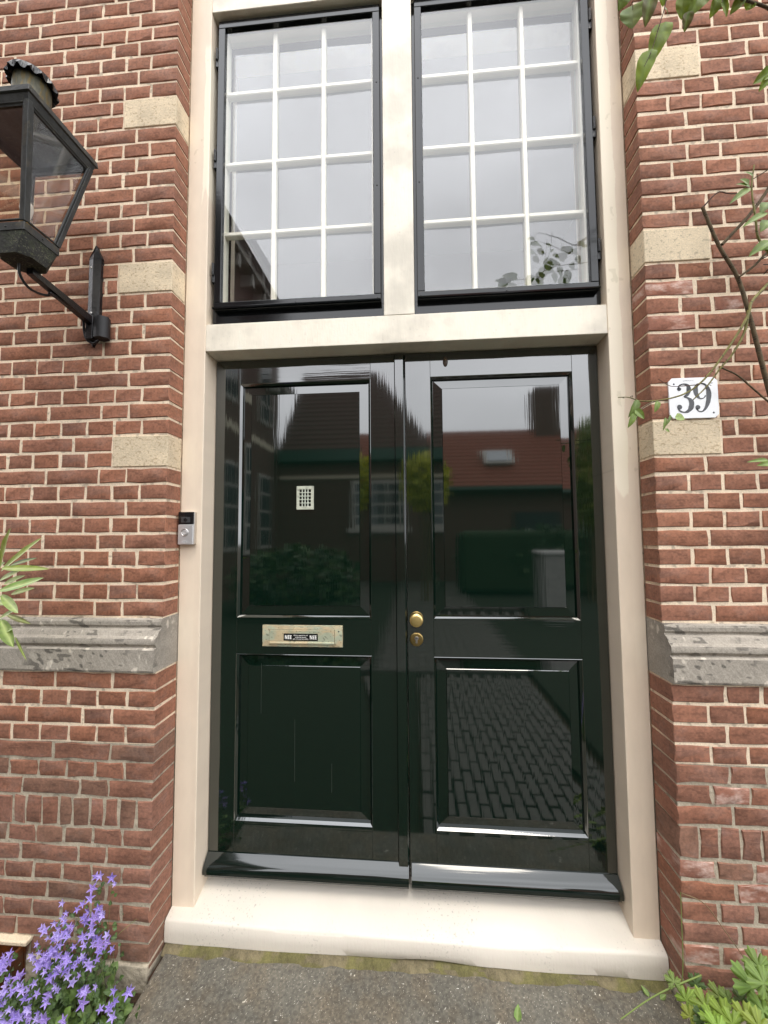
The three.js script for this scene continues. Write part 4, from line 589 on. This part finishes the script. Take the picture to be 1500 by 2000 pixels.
{ // brown planter trough behind the bellflower
  const t = thing('planter_box', 'brown planter trough with a sandy rim behind the bellflower', 'planter', [-1.63, -0.09, 0.14]);
  const pm = phys([.26, .095, .018], 0.35, { map: soilC });
  for (const [x0, x1, z0, z1] of [[-0.31, 0.31, -0.1, -0.088], [-0.31, 0.31, 0.088, 0.1], [-0.31, -0.298, -0.088, 0.088], [0.298, 0.31, -0.088, 0.088]]) mesh('side', box(x0, x1, 0, 0.15, z0, z1, 0.003), pm, t);
  mesh('rim', merge([box(-0.325, 0.325, 0.15, 0.166, -0.116, -0.08, 0.005), box(-0.325, 0.325, 0.15, 0.1655, 0.08, 0.116, 0.005), box(-0.325, -0.285, 0.15, 0.165, -0.08, 0.08, 0.005)]), M.sandB, t);
  mesh('earth', plainBox(-0.298, 0.298, 0.02, 0.1, -0.088, 0.088), M.soil, t);
}
{ // climbing rose tied to the right wall
  const t = thing('climbing_rose', 'climbing rose with bare brown and green stems on the right wall', 'climber');
  mesh('stem', tube([[1.42, -0.09, 0.12], [1.44, 0.6, 0.1], [1.42, 1.2, 0.08], D_rose[0][0][0]], 0.012, 0.0088, 8), M.bark, t);
  D_rose.forEach(([pts, r0, r1], i) => mesh('stem', tube(pts, r0, r1, 8, 5), i === 4 || i === 5 || i === 7 ? M.greenStem : i === 2 || i === 8 || i === 9 ? M.darkTwig : M.bark, t));
  // thorns on the older wood
  const th = []; for (let i = 0; i < 46; i++) { const [pts] = D_rose[[0, 1, 4, 5][i % 4]], c = new THREE.CatmullRomCurve3(pts.map(V), false, 'centripetal'), p = c.getPoint(rnd()), a = rr(0, 6.28), d = new THREE.Vector3(Math.cos(a), Math.sin(a), 0.4).normalize(); th.push(clean(new THREE.ConeGeometry(0.0016, 0.007, 5)).applyQuaternion(new THREE.Quaternion().setFromUnitVectors(new THREE.Vector3(0, 1, 0), d)).translate(p.x + d.x * 0.007, p.y + d.y * 0.007, p.z + d.z * 0.007)); }
  stuff(mesh('thorns', merge(th), M.bark, t));
  D_roseLeaves.forEach(([b, tp, w], i) => { const gg = rr(0.8, 1.25); mesh('leaf', aim(blade(dist(b, tp) * 1.05, w, { n: 6, width: ovate, bend: 0.35, fold: 0.3, col: i === 4 ? [.3, .4, .1] : [.17 * gg, .26 * gg, .035], rib: [.25, .36, .1], wave: 0.08 }), b, tp, [rr(-0.4, 0.4), 0.35, 1]), LEAF, t); });
  for (const w of [[[1.213, 2.327, 0.06], [1.222, 2.34, 0.085], [1.245, 2.338, 0.08], [1.4, 2.36, 0.03], [1.55, 2.37, 0.004]], [[1.2, 2.372, 0.07], [1.24, 2.385, 0.085], [1.3, 2.395, 0.05], [1.5, 2.405, 0.004]], [[1.24, 2.36, 0.07], [1.222, 2.345, 0.082], [1.2, 2.35, 0.076]]]) mesh('tie_wire', tube(w, 0.0016, 0.0014, 5, 5), M.blackMatt, t);
}
{ // arching spray over the door from the same side
  const t = thing('rose_spray', 'arching leafy spray hanging into the top right corner', 'branch');
  mesh('stem', tube([[1.5, -0.09, 0.2], [1.56, 1.2, 0.24], [1.6, 2.4, 0.28], [1.52, 3.0, 0.32], [1.3, 3.16, 0.35], D_overStems[0][0][3]], 0.012, 0.004, 8), M.bark, t);
  D_overStems.forEach(([pts, r0, r1], i) => mesh('stem', tube(pts, r0, r1, 7, 5), i === 0 || i === 3 ? M.bark : M.darkTwig, t));
  D_overLeaves.forEach(([b, tp, w], i) => { const gg = rr(0.75, 1.2), lt = i === 0, br = i === 3 || i === 5; mesh('leaf', aim(blade(dist(b, tp) * 1.06, w * 1.25, { n: 8, width: ovate, bend: 0.3, fold: 0.35, col: lt ? [.3, .42, .15] : br ? [.16, .15, .04] : [.21 * gg, .3 * gg, .02], rib: lt ? [.4, .5, .25] : [.24, .36, .08], wave: 0.1 }), b, tp, [rr(-0.5, 0.3), 0.1, 1]), LEAF, t); });
  mesh('stem', tube([[1.52, 3.0, 0.32], [1.25, 3.05, 0.45], ...D_sprigStem], 0.004, 0.0015, 6, 4), M.bark, t);
  D_sprig.forEach(([b, tp, w]) => mesh('leaf', aim(blade(Math.max(0.03, dist(b, tp)) * 1.1, w, { n: 6, width: ovate, bend: 0.3, fold: 0.3, col: [.08, .17, .02], rib: [.2, .3, .08] }), b, tp, [rr(-0.3, 0.3), 0.2, -1]), LEAF, t));
}
{ // cranesbill
  const t = thing('cranesbill', 'green cranesbill with deeply lobed leaves in the bottom right corner', 'plant');
  const lobed = (r, col) => { // five lobes cut to teeth, one surface
    const n = 80, pos = [0, 0, 0], cl = [...col.map((c) => c * 1.15)], idx = [], len = [0.78, 0.95, 1.05, 0.95, 0.78];
    const rad = (ph) => { const q = Math.min(4, Math.floor(ph)), f = (ph - q) * 2 - 1, tri = 1 - Math.abs(f), lobe = 0.42 + 0.58 * Math.sqrt(smooth(0, 0.5, tri)), tooth = 1 - 0.13 * Math.abs(Math.sin(f * Math.PI * 1.5 + Math.PI / 2 * 0)) * smooth(0.15, 0.5, tri) + (Math.abs(f) < 0.18 ? 0.06 : 0); return r * len[q] * lobe * tooth; };
    for (let k = 1; k <= 4; k++) for (let i = 0; i <= n; i++) { const a = 0.42 + (6.283 - 0.84) * i / n - Math.PI / 2, ph = 5 * (i / n), R = rad(ph) * k / 4, crease = 0.1 * r * Math.abs(Math.sin(ph * Math.PI)) * k / 4; pos.push(R * Math.cos(a), R * Math.sin(a), crease - 0.22 * r * (k / 4) ** 2 + rr(-1, 1) * 0.012 * r); const v = Math.abs(((ph % 1) - 0.5)) < 0.05 ? 1.35 : rr(0.82, 1.12); cl.push(...col.map((c) => c * v)); }
    const m = n + 1; for (let i = 0; i < n; i++) { idx.push(0, 1 + i, 2 + i); for (let k = 0; k < 3; k++) { const a = 1 + k * m + i; idx.push(a, a + m, a + 1, a + 1, a + m, a + m + 1); } }
    const g = new THREE.BufferGeometry(); g.setIndex(idx); g.setAttribute('position', new THREE.Float32BufferAttribute(pos, 3)); g.setAttribute('color', new THREE.Float32BufferAttribute(cl, 3)); g.setAttribute('uv', new THREE.Float32BufferAttribute(new Float32Array(pos.length / 3 * 2), 2)); g.computeVertexNormals(); return g; };
  const tuft = D_geranium.concat([...Array(16)].map(() => [rr(0.93, 1.3), rr(-0.06, 0.03), rr(0.1, 0.3), rr(0.016, 0.026), Math.floor(rnd() * 3)]));
  tuft.forEach(([x, y, z, r, k]) => {
    const col = [[.24, .33, .03], [.16, .255, .035], [.06, .105, .015]][k].map((c) => c * rr(0.88, 1.12)), f = new THREE.Vector3(rr(-0.5, 0.2), rr(0.5, 1), rr(0.5, 1)).normalize();
    const g = lobed(r * 1.6, col); g.rotateZ(rr(-0.8, 0.8)); g.applyQuaternion(new THREE.Quaternion().setFromUnitVectors(new THREE.Vector3(0, 0, 1), f)); g.translate(x, y, z); mesh('leaf', g, LEAFSOFT, t);
    mesh('leaf_stalk', tube([[lerp(x, 1.08, 0.6), -0.08, lerp(z, 0.15, 0.6)], [lerp(x, 1.08, 0.3), lerp(-0.08, y, 0.6), z * 0.9], [x, y - 0.002, z - 0.002]], 0.0016, 0.0011, 5, 4), M.greenStem, t);
  });
  mesh('dry_leaf', aim(blade(0.03, 0.022, { n: 5, width: ovate, bend: 0.9, fold: 0.6, col: [.38, .2, .08], rib: [.3, .15, .06] }), [1.02, 0.03, 0.1], [1.05, 0.05, 0.11], [0, 0.5, 1]), LEAFSOFT, t);
}
D_grass.forEach((pts, i) => tag(mesh('grass_stem', tube(pts, i === 2 ? 0.0026 : 0.0016, i === 2 ? 0.0016 : 0.001, 5, 5), i === 1 ? std([.16, .11, .05], 0.8) : std([.18, .24, .06], 0.7)), ['thin upright green grass stem against the right corner bricks', 'thin brown bent stem leaning over the lower right bricks', 'pale green stalk lying across the right end of the doorstep'][i], 'stem'));
for (const [x, z, a, L, lab] of [[0.35, 0.085, 0.3, 0.042, 'curled green leaf lying at the front of the doorstep'], [0.788, -0.012, -0.4, 0.03, 'small pointed green leaf lying right on the doorstep'], [0.82, -0.008, 1.2, 0.026, 'small grey-green leaf lying by the cranesbill on the doorstep']]) {
  const y = -0.013 - 0.02 * clamp(z); tag(mesh('fallen_leaf', aim(blade(L, L * 0.55, { n: 6, width: ovate, bend: -0.35, fold: 0.5, col: [.2, .32, .07], rib: [.35, .45, .15] }), [x, y, z], [x + Math.sin(a) * 0.1, y, z - Math.cos(a) * 0.1], [0, 1, 0.1]), LEAFSOFT), lab, 'leaf');
}

// ---------------------------------------------------------------- the court behind the camera, which the gloss paint and the panes mirror
const slope = (x0, x1, ya, za, yb, zb) => [[x0, ya, za], [x1, ya, za], [x1, yb, zb], [x0, yb, zb]];
function tiledRoof(parent, x0, x1, ya, za, yb, zb, m, rows) {          // overlapping courses, each a lipped strip
  const q = []; for (let i = 0; i < rows; i++) { const t0 = i / rows, t1 = (i + 1) / rows, y0 = lerp(ya, yb, t0), y1 = lerp(ya, yb, t1), z0 = lerp(za, zb, t0), z1 = lerp(za, zb, t1); q.push([[x1, y0 + 0.05, z0], [x0, y0 + 0.05, z0], [x0, y1, z1], [x1, y1, z1]], [[x1, y0, z0], [x0, y0, z0], [x0, y0 + 0.05, z0], [x1, y0 + 0.05, z0]]); }
  return mesh('roof', quads(q, 0.1), m, parent);
}
const tileM = std([.25, .08, .05], 0.85, { map: brickC }), tileDark = std([.09, .042, .033], 0.85, { map: brickC }), farBrick = std([.12, .065, .05], 0.9, { map: brickC }), greenPaint = std([.03, .07, .05], 0.4), whitePaint = std([.4, .38, .34], 0.5), farGlass = phys([.04, .045, .05], 0.05, {});
const farWindow = (par, x0, x1, y0, y1, z) => { const f = mesh('window', merge([plainBox(x0, x1, y0, y0 + 0.12, z - 0.06, z), plainBox(x0, x1, y1 - 0.1, y1, z - 0.06, z), plainBox(x0, x0 + 0.1, y0 + 0.12, y1 - 0.1, z - 0.06, z), plainBox(x1 - 0.1, x1, y0 + 0.12, y1 - 0.1, z - 0.06, z), ...[1, 2, 3].map((k) => plainBox(x0 + 0.1, x1 - 0.1, lerp(y0, y1, k / 4) - 0.03, lerp(y0, y1, k / 4) + 0.03, z - 0.05, z)), ...[1, 2].map((k) => plainBox(lerp(x0, x1, k / 3) - 0.03, lerp(x0, x1, k / 3) + 0.03, y0 + 0.12, y1 - 0.1, z - 0.049, z))]), whitePaint, par); mesh('pane', plainBox(x0 + 0.1, x1 - 0.1, y0 + 0.12, y1 - 0.1, z - 0.03, z - 0.02), farGlass, f); };
{
  const h = thing('tiled_house', 'low house with red tiled roof and skylight mirrored in the right door leaf', 'house');
  mesh('wall', plainBox(0.7, 13, -0.16, 3.2, 12.9, 17), farBrick, h);
  tiledRoof(h, 0.6, 13.2, 3.2, 12.5, 5.85, 15, tileM, 16); mesh('rear_roof', quads([slope(0.6, 13.2, 5.85, 15, 3.2, 17.5)], 0), tileM, h);
  mesh('gutter', plainBox(0.6, 13.2, 3.08, 3.2, 12.38, 12.5), greenPaint, h);
  const sk = mesh('skylight', plainBox(2.62, 3.72, 4.1, 4.16, 13.1, 13.9).translate(-3.2, -4.13, -13.5).rotateX(-0.814).translate(3.2, 4.42, 13.42), whitePaint, h);
  mesh('pane', plainBox(2.74, 3.6, 4.1, 4.13, 13.2, 13.8).translate(-3.17, -4.12, -13.5).rotateX(-0.814).translate(3.17, 4.46, 13.38), phys([.25, .27, .29], 0.05, { ior: 2.2 }), sk);
  mesh('chimney', plainBox(4.95, 5.95, 5.2, 7.5, 14.6, 15.5), farBrick, h); mesh('doorway', plainBox(3.6, 5.2, -0.16, 2.3, 12.86, 12.91), M.blackMatt, h);
}
{
  const h = thing('gabled_house', 'taller brick house with steep roof mirrored in the left door leaf', 'house');
  mesh('wall', plainBox(-4.95, 0.55, -0.16, 4.45, 12.05, 17), farBrick, h);
  { const q = [], n = 18; for (let i = 0; i < n; i++) { const e = (k) => [lerp(0.7, -1.5, k / n), lerp(-4.75, -4.55, k / n), lerp(4.5, 8.3, k / n), lerp(11.8, 14.4, k / n)], [a1, a0, y0, z0] = e(i), [b1, b0, y1, z1] = e(i + 1); q.push([[a1, y0 + 0.05, z0], [a0, y0 + 0.05, z0], [b0, y1, z1], [b1, y1, z1]], [[a1, y0, z0], [a0, y0, z0], [a0, y0 + 0.05, z0], [a1, y0 + 0.05, z0]]); }
    q.push([[0.7, 4.5, 17], [0.7, 4.5, 11.8], [-1.5, 8.3, 14.4]], [[-4.75, 4.5, 11.8], [-4.75, 4.5, 17], [-4.55, 8.3, 14.4]]); mesh('roof', quads(q, 0.1), tileDark, h); }
  
  mesh('cornice', plainBox(-4.75, 0.65, 4.1, 4.5, 11.75, 12.05), greenPaint, h); mesh('string_course', plainBox(-4.75, 0.55, 3.5, 3.62, 11.98, 12.06), std([.45, .4, .3], 0.8), h);
  farWindow(h, -2.15, -0.3, 1.75, 3.4, 12.0); mesh('sill', plainBox(-2.3, -0.15, 1.6, 1.75, 11.92, 12.05), whitePaint, h);
}
{
  const h = thing('brick_wing', 'tall brick wing with eaves brackets mirrored in the left window corner', 'building');
  mesh('wall', plainBox(-9, -4.9, -0.16, 9.0, 1.5, 12.2), farBrick, h);
  mesh('eaves', plainBox(-9, -4.45, 9.0, 9.22, 1.0, 11.9), whitePaint, h);
  mesh('roof', quads([[[-4.3, 9.22, 12], [-4.3, 9.22, 0.9], [-8, 13, 0.9], [-8, 13, 12]]], 0), tileDark, h);
  for (let z = 1.8; z < 11.6; z += 0.9) mesh('bracket', box(-4.9, -4.5, 8.62, 8.99, z, z + 0.16, 0.03), whitePaint, h);
  for (const z of [3.2, 5.6, 8, 10.4]) for (const y of [1.1, 5.2]) { const w = mesh('window', plainBox(-4.93, -4.86, y, y + 2.4, z, z + 1.0), whitePaint, h); for (let k = 0; k < 4; k++) for (let i = 0; i < 2; i++) mesh('pane', plainBox(-4.87, -4.85, y + 0.1 + k * 0.57, y + 0.6 + k * 0.57, z + 0.08 + i * 0.44, z + 0.48 + i * 0.44), farGlass, w); }
  mesh('stone_course', plainBox(-4.94, -4.88, 4.4, 4.6, 1.5, 11.7), std([.5, .45, .34], 0.8), h);
}
function leafCloud(name, parent, centre, size, n, leaf, cols) {
  const g = []; for (let i = 0; i < n; i++) { let p; do p = [rr(-1, 1), rr(-1, 1), rr(-1, 1)]; while (Math.hypot(...p) > 1 || (Math.hypot(...p) < 0.55 && rnd() < 0.7)); const s = leaf * rr(0.6, 1.3), c = cols[Math.floor(rnd() * cols.length)]; const q = new THREE.PlaneGeometry(s, s * 1.3).toNonIndexed(); q.rotateX(rr(-1.4, 1.4)); q.rotateY(rr(0, 6.28)); q.translate(centre[0] + p[0] * size[0], centre[1] + p[1] * size[1], centre[2] + p[2] * size[2]); const cl = []; for (let k = 0; k < 6; k++) cl.push(...c); q.setAttribute('color', new THREE.Float32BufferAttribute(cl, 3)); g.push(q); }
  return mesh(name, merge(g), LEAFSOFT, parent);
}
{
  const t = thing('golden_tree', 'small tree with yellow-green crown mirrored near the meeting of the door leaves', 'tree', [0.3, -0.1, 8]);
  mesh('trunk', tube([[0, 0, 0], [0.03, 1.0, 0.02], [-0.02, 2.2, 0], [0, 2.9, 0]], 0.09, 0.03, 8), M.bark, t); mesh('limb', tube([[0, 1.6, 0], [0.3, 2.2, 0.1], [0.5, 2.7, 0.1]], 0.04, 0.015, 6), M.bark, t);
  leafCloud('crown', t, [0, 2.9, 0], [0.62, 0.75, 0.55], 900, 0.1, [[.5, .5, .03], [.55, .55, .04], [.38, .42, .03]]);
  const t2 = thing('golden_tree', 'yellow-green tree mirrored at the right edge of the right door leaf', 'tree', [4.2, -0.1, 8]);
  mesh('trunk', tube([[0, 0, 0], [0.03, 1.4, 0.02], [-0.02, 3.2, 0]], 0.09, 0.03, 8), M.bark, t2); leafCloud('crown', t2, [0, 3.0, 0], [0.45, 1.4, 0.45], 900, 0.1, [[.2, .25, .02], [.26, .3, .03], [.14, .2, .02]]);
}
{
  const t = thing('hedge', 'dark green garden hedge mirrored across the middle of the right door leaf', 'hedge', [4.2, -0.1, 9.4]);
  mesh('core', box(-3.0, 4.2, 0, 1.7, -0.35, 0.35, 0.2), std([.02, .035, .012], 0.95), t); const lv = [];
  stuff(leafCloud('foliage', t, [0.6, 0.95, 0], [3.8, 1.0, 0.5], 2600, 0.09, [[.04, .09, .02], [.06, .11, .025], [.03, .07, .02]]));
  const b = thing('garden_shrubs', 'dark leafy shrubs mirrored low in the left door leaf', 'shrub', [-2.4, -0.1, 6.5]);
  mesh('stem', tube([[0, 0, 0], [0, 0.6, 0]], 0.04, 0.02, 6), M.bark, b); stuff(leafCloud('foliage', b, [0, 0.65, 0], [1.5, 0.75, 0.8], 1800, 0.09, [[.05, .1, .02], [.08, .14, .03], [.03, .06, .02]]));
  const p = thing('garden_pillar', 'grey stone garden pillar mirrored in the right door leaf', 'pillar', [2.62, -0.1, 6]);
  mesh('shaft', box(-0.26, 0.26, 0, 1.2, -0.26, 0.26, 0.02), std([.38, .38, .38], 0.8, { map: mortarC }), p); mesh('coping', box(-0.3, 0.3, 1.2, 1.27, -0.3, 0.3, 0.02), std([.45, .44, .42], 0.8), p);
}

scene.updateMatrixWorld(true);
renderer.render(scene, camera);
